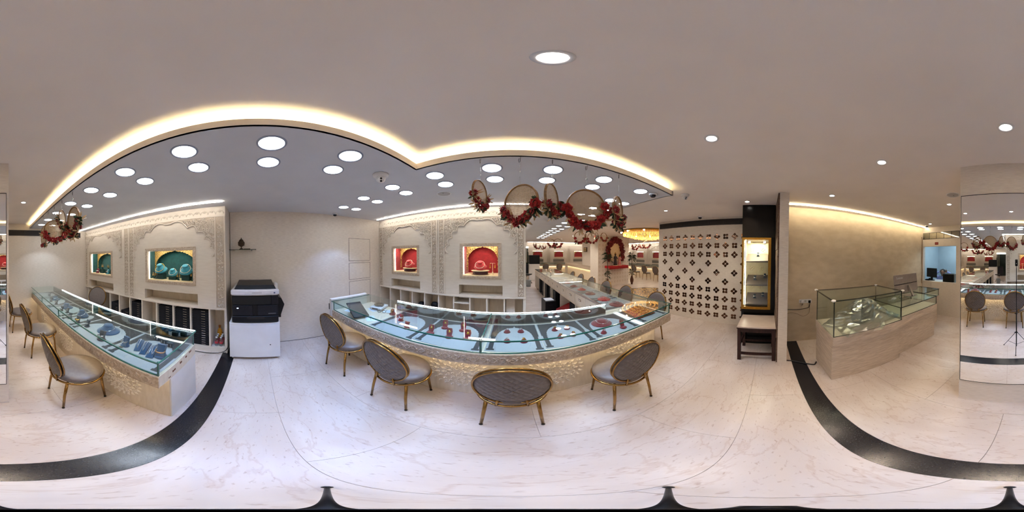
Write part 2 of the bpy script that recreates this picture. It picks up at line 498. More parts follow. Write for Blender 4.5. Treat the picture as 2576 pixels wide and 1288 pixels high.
def arch_pts(cx, a, zs, b, ths=(0, 16, 31, 46, 61, 90), sag=.42, tip=.03, seg=8):
    """cusped arch opening, from the right spring over the apex to the left spring"""
    right = []
    P = [(a * cos(radians(t)), b * sin(radians(t))) for t in ths]
    P[-1] = (0, b)
    for i in range(len(P) - 1):
        p, q = P[i], P[i + 1]
        dx, dz = q[0] - p[0], q[1] - p[1]; L = hypot(dx, dz)
        nx, nz = dz / L, -dx / L
        s_ = sag * L * (.6 if i == len(P) - 2 else 1)
        for k_ in range(seg):
            t = k_ / seg
            h = 4 * t * (1 - t) * s_
            right.append((p[0] + dx * t + nx * h, p[1] + dz * t + nz * h))
    pts = [(cx + x_, zs + z_) for x_, z_ in right] + [(cx, zs + b + tip)] + [(cx - x_, zs + z_) for x_, z_ in reversed(right)]
    return pts
def spandrel_poly(cx, W, zs, zt, a, b, **kw):
    ap = arch_pts(cx, a, zs, b, **kw)
    return [(cx + W / 2, zs), (cx + W / 2, zt), (cx - W / 2, zt), (cx - W / 2, zs)] + list(reversed(ap)), ap
T_UZ = lambda T: T @ mat4((1, 0, 0), (0, 0, 1), (0, 1, 0), (0, 0, 0))   # (u, z, w) -> T

def holes_wall(mb, u0, u1, z0, z1, holes, w0, w1, T):
    us = sorted({u0, u1, *[h for q in holes for h in q[:2]]}); zs = sorted({z0, z1, *[h for q in holes for h in q[2:]]})
    for i in range(len(us) - 1):
        for j in range(len(zs) - 1):
            cu, cz = (us[i] + us[i + 1]) / 2, (zs[j] + zs[j + 1]) / 2
            if any(q[0] < cu < q[1] and q[2] < cz < q[3] for q in holes): continue
            mb.box(us[i], w0, zs[j], us[i + 1], w1, zs[j + 1], T)

def scroll_column(mb, u, half, z0, z1, w0, T, step=.13):
    z = z0 + step * .3; s = 1
    while z < z1 - step * .5:
        curl(mb, u + s * half * .25, z, half * .62, -pi / 2 * s, s, w0, .008, T, 1.25, 10)
        curl(mb, u - s * half * .42, z + step * .42, half * .36, pi / 2, -s, w0, .0065, T, 1.0, 7)
        leafr(mb, u - s * half * .2, z - step * .2, half * .8, half * .26, pi / 2 + s * .8, w0, .012, T)
        leafr(mb, u + s * half * .3, z + step * .35, half * .7, half * .24, pi / 2 - s * .9, w0, .012, T)
        z += step; s = -s

def panel_wall(wall, T, u0, u1, centres, mod, nw, nz, slot, ledge, pil, cub, lining, big, top=ZS):
    """wall face with arches, niches and slots; coordinates u along the wall, w out of it"""
    holes = []
    for c in centres:
        holes.append((c - nw / 2, c + nw / 2, nz[0], nz[1]))
        holes.append((c - slot[0] / 2, c + slot[0] / 2, slot[1], slot[2]))
    face = MB(); holes_wall(face, u0, u1, ledge, top + .05, holes, -.06, 0, T)
    obj('wall_face', face, CARVE, wall)
    obj('ledge', MB().box(u0, -.3, ledge - .025, u1, .012, ledge, T), CARVE, wall)
    fr = MB()                                            # top frieze
    zf = top - .15
    fr.box(u0, 0, zf - .012, u1, .006, zf, T)
    u = u0 + .06
    while u < u1 - .05:
        pts = [(u + .058 * cos(t * pi / 8), .002, zf + .035 + .05 * sin(t * pi / 8)) for t in range(0, 9)]
        fr.tube(pts, .006, 5, M=T)
        leafr(fr, u, zf + .05, .05, .013, pi / 2, 0, .012, T); leafr(fr, u, zf + .05, .042, .012, pi / 2 + .6, 0, .012, T); leafr(fr, u, zf + .05, .042, .012, pi / 2 - .6, 0, .012, T)
        u += .118
    obj('frieze', fr, CARVE, wall)
    for c in centres:
        W = mod - pil * 2 - .05
        zs, b = 1.60, zf - .09 - 1.60
        poly, ap = spandrel_poly(c, W, zs, zf - .018, W / 2 - .055, b)
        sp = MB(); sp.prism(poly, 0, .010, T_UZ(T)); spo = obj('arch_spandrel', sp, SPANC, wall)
        rim = MB(); rim.tube([(p[0], .010, p[1]) for p in ap], .010, 6, M=T)
        obj('arch_rim', rim, CARVE, wall)
        cv = MB(); cnt = 0; tries = 0
        pts = []
        while cnt < big and tries < 9000:
            tries += 1
            u = c + (R.random() - .5) * (W - .04); z = zs + .02 + R.random() * (zf - zs - .05)
            if not inside(poly, u, z) or not all(inside(poly, u + dx, z + dz) for dx, dz in ((.022, 0), (-.022, 0), (0, .022), (0, -.022))): continue
            if any((u - p[0]) ** 2 + (z - p[1]) ** 2 < .00085 for p in pts): continue
            pts.append((u, z)); cnt += 1
            curl(cv, u, z, .019 + .008 * R.random(), R.random() * 6.28, R.choice((-1, 1)), .012, .0075, T, 1.0, 7)
            for q in range(2): leafr(cv, u + R.uniform(-.02, .02), z + R.uniform(-.02, .02), .026, .009, R.random() * 6.28, .010, .014, T)
        obj('spandrel_carving', cv, CARVE, wall)
        f = MB()                                         # niche frame
        a0, a1, b0, b1 = c - nw / 2, c + nw / 2, nz[0], nz[1]
        for q in ((a0 - .05, b0 - .05, a1 + .05, b0 - .004), (a0 - .05, b1 + .004, a1 + .05, b1 + .05), (a0 - .05, b0 - .004, a0 - .004, b1 + .004), (a1 + .004, b0 - .004, a1 + .05, b1 + .004)):
            f.box(q[0], -.01, q[1], q[2], .012, q[3], T)
        u = a0 - .04
        while u < a1 + .05:
            for zq in (b0 - .026, b1 + .026): leafr(f, u, zq, .022, .008, .7, .012, .005, T)
            u += .02
        obj('niche_frame', f, STONE, wall)
        d = -.36
        lm = MB(); lm.box(a0 - .02, d - .01, b0 - .02, a1 + .02, d, b1 + .05, T); lm.box(a0 - .02, d, b0 - .02, a0, -.061, b1 + .05, T); lm.box(a1, d, b0 - .02, a1 + .02, -.061, b1 + .05, T); lm.box(a0 - .02, d, b1 + .03, a1 + .02, -.061, b1 + .05, T)
        obj('niche_lining', lm, lining, wall)
        obj('niche_floor', MB().box(a0 + .001, d, b0 - .02, a1 - .001, -.004, b0 + .012, T), IVORY, wall)
        zsp = b0 + .24
        fp, fa = spandrel_poly(c, nw, zsp, b1 + .028, nw / 2 - .028, b1 - zsp - .01, ths=(0, 8, 16, 24, 32, 40, 48, 56, 64, 72, 80, 90), sag=.2, tip=.035, seg=3)
        fg = MB(); fg.prism(fp, -.235, -.225, T_UZ(T))
        for s_ in (-1, 1):
            e_ = c + s_ * nw / 2; pp = [(e_, zsp + .01), (e_, b0 + .06)]
            for q in range(9):
                t_ = q / 8; pp.append((e_ - s_ * (.016 + .022 * abs(sin(t_ * 7.5)) * (.4 + .6 * t_)), b0 + .06 + (zsp + .01 - b0 - .06) * t_))
            fg.prism(pp, -.235, -.225, T_UZ(T))
        obj('gilded_arch', fg, GOLDPAINT, wall)
        ls = MB(); ls.box(a0 + .01, -.075, b1 + .018, a1 - .01, -.062, b1 + .028, T)
        ls.box(a0 + .001, -.055, b0 + .015, a0 + .006, -.045, b1, T)
        obj('niche_light_strip', ls, NICHE_E, wall)
        p = T @ Vector((c, -.11, b1 + .015))
        lamp('niche_lamp', 'AREA', p, 1.5, (1, .93, .82), wall, size=nw * .8, size_y=.05, shape='RECTANGLE', rot=(0, 0, atan2(T[1][0], T[0][0])))
        sl = MB(); s0, s1 = c - slot[0] / 2, c + slot[0] / 2
        sl.box(s0 - .01, -.24, slot[1] - .02, s1 + .01, -.06, slot[1], T); sl.box(s0 - .01, -.24, slot[2], s1 + .01, -.061, slot[2] + .02, T)
        sl.box(s0 - .01, -.25, slot[1] - .02, s1 + .01, -.24, slot[2] + .02, T); sl.box(s0 - .02, -.25, slot[1] - .02, s0 - .0005, -.061, slot[2] + .02, T); sl.box(s1 + .0005, -.25, slot[1] - .02, s1 + .02, -.061, slot[2] + .02, T)
        obj('slot_lining', sl, CREAML, wall)

def pilaster(wall, T, u, half, z0, z1, w0=0, carve=True):
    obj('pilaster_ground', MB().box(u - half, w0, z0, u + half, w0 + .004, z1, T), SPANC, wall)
    m = MB()
    for s in (-1, 1): m.box(u + s * half - .008, w0, z0, u + s * half + .008, w0 + .016, z1, T)
    if carve:
        scroll_column(m, u, half * .8, z0, z1, w0 + .006, T)
        m.box(u - half, w0, 1.50, u + half, w0 + .01, 1.506, T)
    obj('pilaster', m, CARVE, wall)

# front wall with red niches
wf = struct('wall_front', MB().box(-2.72, 2.945, 0, .22, 3.0, ZC), CARVE, label='carved cream front wall with two red niches')
obj('wall_end', MB().box(.198, 2.5701, .0, .22, 2.944, ZC), CARVE, wf)
FC = (-1.99, -.51)
panel_wall(wf, T_FRONT, -2.72, .22, FC, 1.48, .58, (1.235, 1.715), (.72, .91, 1.08), .89, .11, None, NICHER, 210)
for u, h in ((-2.655, .05), (-1.325, .052), (-1.185, .052), (.14, .055)): pilaster(wf, T_FRONT, u, h, .90, 2.20)
cub = MB()
divs = [-2.70, -2.397, -2.107, -1.82, -1.54, -1.253, -.97, -.686, -.404, -.122, .189]
cub.box(-2.72, 2.6, .0, .22, 2.95, .08)
obj('cubby_plinth', cub, CARVE, wf)
obj('cubby_back', MB().box(-2.72, 2.86, .08, .22, 2.88, .87), CREAML, wf)
for d in divs: obj('cubby_divider', MB().box(d - .011, 2.575, .08, d + .011, 2.86, .865), CARVE, wf)
obj('cubby_shelf', MB().box(-.959, 2.58, .74, -.697, 2.86, .755), CARVE, wf)

# left wall with green niches
wg = struct('wall_side', MB().box(-2.9, -4.05, 0, -2.705, -.45, ZC), CARVE, label='carved cream side wall with two teal niches')
obj('wall_end', MB().box(-2.704, -.46, 0, -2.3301, -.437, ZC), WALLP, wg)
GC = (-1.39, -3.31)
panel_wall(wg, T_GREEN, -4.0, -.44, GC, 1.92, .87, (1.20, 1.71), (1.02, .835, 1.02), .815, .14, None, NICHEG, 300)
for u, h in ((-3.945, .045), (-2.37, .062), (-2.225, .062), (-.52, .07)): pilaster(wg, T_GREEN, u, h, .825, 2.20)
gdiv = [-3.9, -3.59, -3.27, -2.94, -2.62, -2.30, -1.98, -1.65, -1.318, -1.008, -.70, -.462]
obj('cubby_plinth', MB().box(-2.65, -4.0, 0, -2.345, -.44, .10), CARVE, wg)
obj('cubby_back', MB().box(-2.66, -4.0, .1, -2.645, -.44, .79), CREAML, wg)
for d in gdiv: obj('cubby_divider', MB().box(-2.645, d - .012, .1, -2.335, d + .012, .79), CARVE, wg)

# far panel walls (plainer: seen from twelve metres)
def far_panel(wall, T, centres, u0, u1, carve):
    for c in centres:
        a0, a1, b0, b1 = c - .37, c + .37, 1.30, 1.79
        f = MB()
        for q in ((a0 - .06, b0 - .05, a1 + .06, b0), (a0 - .06, b1, a1 + .06, b1 + .05), (a0 - .06, b0, a0, b1), (a1, b0, a1 + .06, b1)): f.box(q[0], 0, q[1], q[2], .04, q[3], T)
        obj('niche_frame', f, CARVE, wall)
        obj('niche_back', MB().box(a0, .001, b0, a1, .006, b1, T), NICHER, wall)
        fp, fa = spandrel_poly(c, .74, b0 + .2, b1, .33, b1 - b0 - .25, ths=(0, 30, 60, 90), seg=4, tip=.02)
        obj('gilded_arch', MB().prism(fp, .02, .026, T_UZ(T)), GOLDPAINT, wall)
        obj('niche_shelf', MB().box(a0, .0, b0 - .01, a1, .045, b0 + .03, T), IVORY, wall)
        obj('niche_light_strip', MB().box(a0, .03, b1 - .012, a1, .04, b1 - .002, T), NICHE_E, wall)
        poly, ap = spandrel_poly(c, 1.5, 1.7, 2.2, .66, .42, ths=(0, 20, 40, 60, 90), seg=4)
        obj('arch_spandrel', MB().prism(poly, 0, .02, T_UZ(T)), CARVE, wall)
        obj('slot', MB().box(c - .45, .001, .95, c + .45, .01, 1.15, T), M_('dim_slot', srgb(120, 116, 108), .7) if 'dim_slot' not in bpy.data.materials else bpy.data.materials['dim_slot'], wall)
    for q in range(len(centres) + 1):
        u = centres[0] - .85 + q * 1.7 if centres[0] < centres[-1] else centres[0] + .85 - q * 1.7
        m = MB()
        for s in (-.08, .08):
            for t in (-.06, .06): m.box(u + s + t - .006, 0, .9, u + s + t + .006, .03, 2.2, T)
            z = .95
            while z < 2.15: curl(m, u + s, z, .04, 0, 1, .005, .008, T, 1, 6); z += .1
        obj('pilaster', m, CARVE, wall)
    b = MB().box(u0, 0, 2.22, u1, .03, 2.235, T); obj('frieze', b, CARVE, wall)
wfar = [o for o in C.objects if o.name == 'wall_far'][0]; whs = [o for o in C.objects if o.name == 'wall_hall_side'][0]
far_panel(wfar, T_FAR, [1.98, 3.68, 5.38, 7.08], 1.2, 9.3, True)
far_panel(whs, T_HALL, [4.24, 5.94, 7.64, 9.34, 11.04], 2.8, 12.4, True)
# dark doorway at the end of the aisle
obj('doorway', MB().box(.3, 12.485, 0, 1.28, 12.499, 2.0), M_('dark_green_glass_door', srgb(30, 44, 36), .15), wfar)
obj('door_sign', MB().box(.35, 12.44, 2.02, 1.25, 12.48, 2.12), emis('lit_door_sign', (1, 1, .95), 3), wfar)

# mirror column
col_a = radians(2.66)
colr = thing('mirror_column', 'white square column faced with a tall mirror', 'column', (.2325, -1.302, 0), col_a)
obj('column_body', MB().box(-.302, -.6, 0, .302, 0, ZC), WALLP, colr, True)
obj('plinth', MB().box(-.306, -.604, 0, .306, .003, .012), WALLP, colr, True)
obj('mirror', MB().box(-.281, .001, .335, .289, .008, 2.15), MIRROR, colr, True)
me_ = MB()
for q in ((-.285, .329, -.281, 2.156), (.289, .329, .293, 2.156), (-.281, .329, .289, .335), (-.281, 2.15, .289, 2.156)): me_.box(q[0], .0, q[1], q[2], .0085, q[3])
obj('mirror_edge', me_, DARKGREY, colr, True)

# flower screen wall (bronze mirror petals)
scr = struct('wall_screen', MB().box(3.481, -.14, 0, 3.6, 2.76, ZC), WALLP, label='cream screen wall inlaid with bronze mirror flowers')
def petal(mb, ang, l=.062, wd=.027, gap=.012):
    pts = [(gap, 0)]
    for i in range(1, 8):
        t = i / 8; pts.append((gap + l * t, wd * sin(pi * t ** .8)))
    pts.append((gap + l, 0))
    for i in range(7, 0, -1):
        t = i / 8; pts.append((gap + l * t, -wd * sin(pi * t ** .8)))
    ca, sa = cos(ang), sin(ang)
    mb.prism([(a * ca - b * sa, a * sa + b * ca) for a, b in pts], 0, .003, mat4((0, 1, 0), (0, 0, 1), (-1, 0, 0), (0, 0, 0)))
fl = []
for k in range(2):
    m = MB()
    for q in range(4): petal(m, q * pi / 2 + (pi / 4 if k == 0 else 0), .064 if k == 0 else .066, .031)
    fl.append(m.mesh('flower_inlay'))
fl_plain = [x.copy() for x in fl]
for x in fl: x.materials.append(BRONZEM)
for x in fl_plain: x.materials.append(WALLP)
for r in range(10):
    for c in range(12):
        yy = 2.55 - c * .2025; z = 2.02 - r * .2022
        diag = (r + c) % 2 == 0
        plain = r in (3, 4, 5) and ((r == 4 and c % 2 == 0) or (r != 4 and c % 2 == 1))
        if r in (3, 4, 5): diag = plain
        me = (fl_plain if plain else fl)[0 if diag else 1]
        o = bpy.data.objects.new('flower_inlay', me); C.objects.link(o); o.parent = scr; o.location = (3.481, yy, z)

# ------------------------------------------------------------------ linear lights
def strip(name, a, b, z, label, mat, wd=.012):
    dx, dy = b[0] - a[0], b[1] - a[1]; L = hypot(dx, dy); ang = atan2(dy, dx)
    t = thing(name, label, 'light strip', (a[0], a[1], z))
    Mx = Matrix.Rotation(ang, 4, 'Z')
    obj('housing', MB().box(0, -wd * .8, -.002, L, wd * .8, .0, Mx), OFFWHITE, t, True)
    obj('diffuser', MB().box(.005, -wd / 2, -.014, L - .005, wd / 2, -.0021, Mx), mat, t, True)
    return t
strip('led_strip', (-2.6, 2.395), (.31, 2.40), ZS - .001, 'thin white led line in the soffit above the red niches', WASH_E)
strip('led_strip', (.31, 2.42), (.31, 10.2), ZS - .001, 'long white led line running down the staff aisle ceiling', WASH_E)
strip('led_strip', (-2.10, -3.95), (-2.09, -.42), ZS - .001, 'thin white led line in the soffit above the teal niches', WASH_E)
strip('led_strip', (2.57, -.30), (2.60, -3.84), ZC - .001, 'thin warm led line above the taupe wall', WASHW_E)
strip('led_strip', (1.2, 12.2), (9.2, 12.2), ZC - .001, 'far led line washing the end wall of the hall', WASH_E, .03)
strip('led_strip', (9.1, 3.0), (9.1, 12.2), ZC - .001, 'far led line washing the hall side wall', WASH_E, .03)

# ------------------------------------------------------------------ downlights
dl = thing('downlight', '', 'downlight', (0, 0, -5))
ringm = MB(); ringm.lathe([(.074, -.001), (.076, -.006), (.086, -.006), (.089, 0.0)], 36, cap=False)
obj('trim_ring', ringm, M_('downlight_trim', srgb(150, 158, 180), .3, .4), dl, True)
obj('diffuser', MB().disc(.0745, -.002, 36), DL_E, dl, True)
def downlight(x, y, label, z=ZS, on=True, col=COOL, p=1.0):
    o = dup(dl, (x, y, z - .0005), 0, label, 'white downlights in the soffit')
    if on: lamp('downlight_lamp', 'SPOT', (x, y, z - .012), P_DL * p, col, o, spot_size=radians(86), spot_blend=.16, shadow_soft_size=.07)
    return o
ys = [.61, .10, -.42, -.935, -1.45, -1.967, -2.49, -3.0, -3.5]
for i, y in enumerate(ys):
    downlight(-.915, y, 'round white downlight, %s from the photocopier end, row nearest the cove' % ORD[i], col=COOLB if i < 3 else COOLN, p=1.1 if i < 3 else .75)
    downlight(-1.17, y, 'round white downlight, %s from the photocopier end, inner row over the blue counter' % ORD[i], col=COOLB if i < 3 else COOLN, p=1.1 if i < 3 else .75)
xs = [-2.165, -1.66, -1.163, -.66, -.161, .332, .822, 1.32]
for i, x in enumerate(xs):
    downlight(x, 1.303 + .01 * max(0, i - 5), 'round white downlight, %s from left, camera-side row over the maroon counter' % ORD[i], col=COOLB if i < 3 else COOL)
    if i < 7: downlight(x, 1.54, 'round white downlight, %s from left, row nearer the red niches' % ORD[i])
yy = [1.83, 2.31, 2.80, 3.29, 3.78, 4.26, 4.77, 5.22, 5.65, 6.2, 6.7, 7.2, 7.8]
for i, y in enumerate(yy):
    downlight(1.26, y, 'round white downlight, %s from the corner, left row over the aisle counter' % ORD[i], on=i % 2 == 0)
    downlight(1.50, y + .01, 'round white downlight, %s from the corner, right row over the aisle counter' % ORD[i], on=False)
bpy.data.objects.remove(dl.children[0]); bpy.data.objects.remove(dl.children[0]); bpy.data.objects.remove(dl)

sp = thing('ceiling_spot', '', 'spotlight', (0, 0, -5))
m = MB(); m.lathe([(.030, 0.004), (.034, -.006), (.044, -.007), (.047, 0)], 28, cap=False)
obj('trim_ring', m, OFFWHITE, sp, True); obj('diffuser', MB().disc(.031, -.002, 28), SPOT_E, sp, True)
def spot(x, y, label, p=1.0, col=WARM, z=ZC, size=84):
    o = dup(sp, (x, y, z - .0005), 0, label)
    lamp('spot_lamp', 'SPOT', (x, y, z - .012), P_SPOT * p, col, o, spot_size=radians(size), spot_blend=.5, shadow_soft_size=.04)
spot(.08, .327, 'bright ceiling spot almost directly above the camera stand', .6, (.85, .9, 1.0))
spot(.935, .351, 'warm ceiling spot between the maroon counter and the wooden stool')
spot(.095, -.83, 'small ceiling spot just in front of the mirror column')
spot(1.012, -.835, 'small ceiling spot above the gap before the taupe wall counters', .8)
spot(2.036, -.83, 'small ceiling spot above the plastic-wrapped counter', .5)
spot(1.125, -2.266, 'small ceiling spot beside the mirror column near the ceiling speaker', .7)
spot(.265, -2.997, 'small ceiling spot hidden behind the mirror column', .6)
spot(2.22, -3.408, 'small ceiling spot in front of the cashier window', .35)
spot(2.551, 1.862, 'small ceiling spot before the flower screen', .8)
spot(2.50, .335, 'ceiling spot in front of the black display tower', .8, (1, .78, .56))
spot(-.35, -2.4, 'small ceiling spot over the chairs at the blue counter', .7)
for i, (x, y) in enumerate([(2.9, 3.9), (2.9, 5.6), (2.9, 7.4), (2.9, 9.2), (5.0, 9.0), (6.6, 4.2), (6.6, 6.2), (6.6, 8.4)]):
    spot(x, y, 'small far ceiling spot in the hall, %s counting away from the camera' % ORD[i], P_HALL / P_SPOT, (1, .9, .76), size=140)
for c in list(sp.children): bpy.data.objects.remove(c)
bpy.data.objects.remove(sp)
# ================================================================== CHAIRS
def make_chair():
    t = thing('quilted_chair', 'x', 'chair')
    # seat cushion
    def seatr(th): return .245 * (1 + .02 * cos(2 * th))
    prof = [(0.001, .402), (.16, .402), (.235, .404), (.246, .42), (.247, .440), (.236, .458), (.20, .468), (.12, .472), (.001, .473)]
    m = MB(); m.lathe(prof, 40, Matrix.Translation((0, .02, 0)), sx=.98, sy=.94)
    obj('seat', m, LEATHER, t, True)
    pts = [(.243 * cos(2 * pi * k / 40), .02 + .233 * sin(2 * pi * k / 40), .394) for k in range(40)]
    m = MB(); m.tube(pts, .0105, 8, True); obj('seat_ring', m, GOLD, t, True)
    for sx, sy in ((-1, -1), (1, -1), (-1, 1), (1, 1)):
        m = MB(); m.tube([(sx * .155, sy * .155 + .01, .395), (sx * .168, sy * .175, .2), (sx * .18, sy * .19, .006)], [.0135, .0125, .0105], 10)
        leg = obj('leg', m, GOLD, t, True)
        f = MB().lathe([(.011, 0), (.0125, .002), (.0125, .012), (.011, .014)], 12, Matrix.Translation((sx * .18, sy * .19, 0))); obj('foot_cap', f, CORDM, leg, True)
    # back: oval pad, tilted
    tilt = radians(12)
    TB = Matrix.Translation((0, -.238, .665)) @ Matrix.Rotation(tilt, 4, 'X')
    rx, rz = .214, .232
    def pad(side):
        nr, na = 30, 120
        vs = []; fs = []
        for i in range(nr + 1):
            r = i / nr
            for k in range(na):
                th = 2 * pi * k / na
                x, z = rx * r * cos(th), rz * r * sin(th)
                bulge = .020 * math.sqrt(max(0, 1 - r ** 4)) + .006
                if side < 0:
                    p = .052
                    a = ((x + z * .9) / p) % 1.0; b = ((x - z * .9) / p) % 1.0
                    g = min(min(a, 1 - a), min(b, 1 - b))
                    bulge += -.009 * max(0, 1 - g / .22) ** 1.5 * (1 if r < .97 else 0)
                y = side * bulge
                # a gentle wrap around the sitter
                y += .10 * x * x / rx
                vs.append((x, y, z))
        for i in range(nr):
            for k in range(na):
                k2 = (k + 1) % na
                fs.append((i * na + k, i * na + k2, (i + 1) * na + k2, (i + 1) * na + k))
        return vs, fs
    m = MB()
    for s in (-1, 1):
        vs, fs = pad(s); m.add(vs, fs, TB, True)
    vs_r = [(rx * cos(2 * pi * k / 60), .10 * (rx * cos(2 * pi * k / 60)) ** 2 / rx, rz * sin(2 * pi * k / 60)) for k in range(60)]
    obj('backrest', m, LEATHER, t, True)
    m = MB(); m.tube([(v[0] * 1.03, v[1] - .012, v[2] * 1.03) for v in vs_r], .0075, 8, True, TB)
    m.tube([(v[0] * 1.03, v[1] + .012, v[2] * 1.03) for v in vs_r], .0075, 8, True, TB)
    obj('back_frame', m, GOLD, t, True)
    for s in (-1, 1):
        m = MB(); m.tube([(s * .09, -.205, .392), (s * .085, -.21, .44), (s * .08, -.205, .50)], .009, 8); obj('back_support', m, GOLD, t, True)
    return t
chair0 = make_chair()
chairs = [
    (-1.70, 1.04, radians(8), 'taupe quilted chair at the end of the maroon counter nearest the photocopier wall', 'chairs at the maroon counter'),
    (-.875, 1.07, radians(1), 'taupe quilted chair, second from the photocopier wall, angled at the maroon counter', 'chairs at the maroon counter'),
    (.0, 1.095, 0, 'taupe quilted chair seen square from behind at the middle of the maroon counter', 'chairs at the maroon counter'),
    (.862, 1.075, radians(-4), 'taupe quilted chair with back turned left, nearest the corner of the maroon counter', 'chairs at the maroon counter'),
    (-.645, -1.315, radians(90), 'taupe quilted chair with a full seat showing, nearest at the blue counter', 'chairs at the blue counter'),
    (-.60, -2.44, radians(97), 'taupe quilted chair, second along the blue counter, seen sideways', 'chairs at the blue counter'),
    (-.42, -3.45, radians(96), 'taupe quilted chair half hidden behind the mirror column', 'chairs at the blue counter'),
    (-1.98, -3.1, radians(-60), 'taupe chair standing behind the blue counter near the teal niche', 'chairs at the blue counter'),
    (2.06, 1.86, radians(88), 'taupe chair showing above the bracelets at the corner of the aisle counter', 'chairs along the aisle counter'),
    (2.05, 2.71, radians(90), 'taupe chair along the aisle counter, second from the corner', 'chairs along the aisle counter'),
    (2.06, 3.50, radians(92), 'taupe chair along the aisle counter, third from the corner', 'chairs along the aisle counter'),
    (2.05, 4.29, radians(90), 'taupe chair along the aisle counter, fourth from the corner', 'chairs along the aisle counter'),
    (2.05, 5.09, radians(91), 'taupe chair along the aisle counter, fifth from the corner', 'chairs along the aisle counter'),
    (2.06, 5.9, radians(90), 'small far taupe chair along the aisle counter, sixth from the corner', 'chairs along the aisle counter'),
    (2.35, 11.40, 0, 'far grey chair at the end counter, left of the pair', 'chairs at the far counters'),
    (3.35, 11.40, 0, 'far grey chair at the end counter, right of the pair', 'chairs at the far counters'),
    (7.55, 7.9, radians(-90), 'far grey chair at the hall side counter, leftmost of four', 'chairs at the far counters'),
    (7.55, 6.95, radians(-90), 'far grey chair at the hall side counter, second from left', 'chairs at the far counters'),
    (7.55, 6.05, radians(-90), 'far grey chair at the hall side counter, third from left', 'chairs at the far counters'),
    (7.55, 5.2, radians(-90), 'far grey chair at the hall side counter, cut by the flower screen', 'chairs at the far counters'),
    (4.15, 3.05, radians(-40), 'taupe chair seat peeking out beside the flower screen over the patterned floor', 'chairs at the far counters'),
]
for i, (x, y, a, lab, g) in enumerate(chairs):
    if i == 0:
        chair0.location = (x, y, 0); chair0.rotation_euler = (0, 0, a); chair0['label'] = lab; chair0['group'] = g
    else: dup(chair0, (x, y, 0), a, lab, g)

# ================================================================== GLASS COUNTERS
def pane_xy(p, q, z0, z1, t=.008):
    """vertical pane between plan points"""
    d = Vector((q[0] - p[0], q[1] - p[1])); n = Vector((-d.y, d.x)).normalized() * t / 2
    return MB().prism([(p[0] - n.x, p[1] - n.y), (q[0] - n.x, q[1] - n.y), (q[0] + n.x, q[1] + n.y), (p[0] + n.x, p[1] + n.y)], z0, z1)
def bar(mb, p, q, r=.0045):
    p, q = Vector(p), Vector(q); d = (q - p).normalized()
    a = Vector((0, 0, 1)) if abs(d.z) < .9 else Vector((1, 0, 0))
    n = d.cross(a).normalized() * r; b = d.cross(n).normalized() * r
    mb.add([p - n - b, p + n - b, p + n + b, p - n + b, q - n - b, q + n - b, q + n + b, q - n + b], [(0, 3, 2, 1), (4, 5, 6, 7), (0, 1, 5, 4), (1, 2, 6, 5), (2, 3, 7, 6), (3, 0, 4, 7)])
    return mb
def medallion(parent, T, u, z, r, seed):
    rr = random.Random(seed); m = MB()
    for ring, n, rad in ((0, 8, .18), (1, 14, .42), (2, 20, .68), (3, 26, .92)):
        for k in range(n):
            a = 2 * pi * k / n + ring * .3
            uu, zz = u + r * rad * cos(a) * 1.15, z + r * rad * sin(a)
            if rr.random() < .62: curl(m, uu, zz, .02 + .008 * rr.random(), a + 1.5, rr.choice((-1, 1)), .0, .0075, T, 1.1, 7)
            leafr(m, uu, zz, .055, .014, a, 0, .016, T)
            leafr(m, uu, zz, .03, .009, a + .9, 0, .008, T)
    obj('floral_relief', m, CARVE, parent)
def fascia_carving(parent, T, u0, u1, z0, z1):
    m = MB(); u = u0 + .03; s = 1; zc = (z0 + z1) / 2; h = (z1 - z0) / 2
    while u < u1 - .03:
        curl(m, u, zc + s * h * .12, h * .62, -s * pi / 2, s, 0, .0062, T, 1.25, 9)
        curl(m, u + .04, zc - s * h * .4, h * .35, pi / 2 * s, -s, 0, .005, T, 1, 6)
        for q in range(3): leafr(m, u + .02 + .012 * q, zc - s * h * (.1 + .2 * q), .034, .009, s * (.6 + .5 * q), 0, .011, T)
        u += .075; s = -s
    obj('fascia_carving', m, STONE, parent)

ZD, ZSL, ZG = .73, .61, .88      # deck, slab underside, glass top
# --- blue counter (left)
lc = thing('display_counter', 'long glass-topped display counter with blue jewellery stands by the teal niches', 'counter', (-1.08, -2.28, 0))
obj('base', MB().box(-1.34, YB + .005, .002, -.925, -.56, ZSL), CREAML, lc)
obj('base_end', MB().box(-1.362, -.5605, .002, -.93, -.55, ZSL + .08), WHITE, lc)
obj('deck_slab', MB().box(-1.362, YB + .005, ZSL, -.79, -.5497, ZD), CREAML, lc)
obj('fascia', MB().box(-.792, YB + .005, ZSL - .005, -.784, -.549, ZD - .006), STONE, lc)
T_LF = mat4((0, 1, 0), (1, 0, 0), (0, 0, 1), (-.784, 0, 0))
fascia_carving(lc, T_LF, -3.98, -.56, ZSL, ZD - .01)
T_LB = mat4((0, 1, 0), (1, 0, 0), (0, 0, 1), (-.925, 0, 0))
for i, u in enumerate((-1.06, -2.2, -3.35)): medallion(lc, T_LB, u, .34, .2, 20 + i)
obj('under_light', MB().box(-.86, YB + .02, ZSL - .006, -.845, -.6, ZSL - .001), UNDER_E, lc)
BAREB = M_('bare_board', srgb(120, 78, 52), .8)
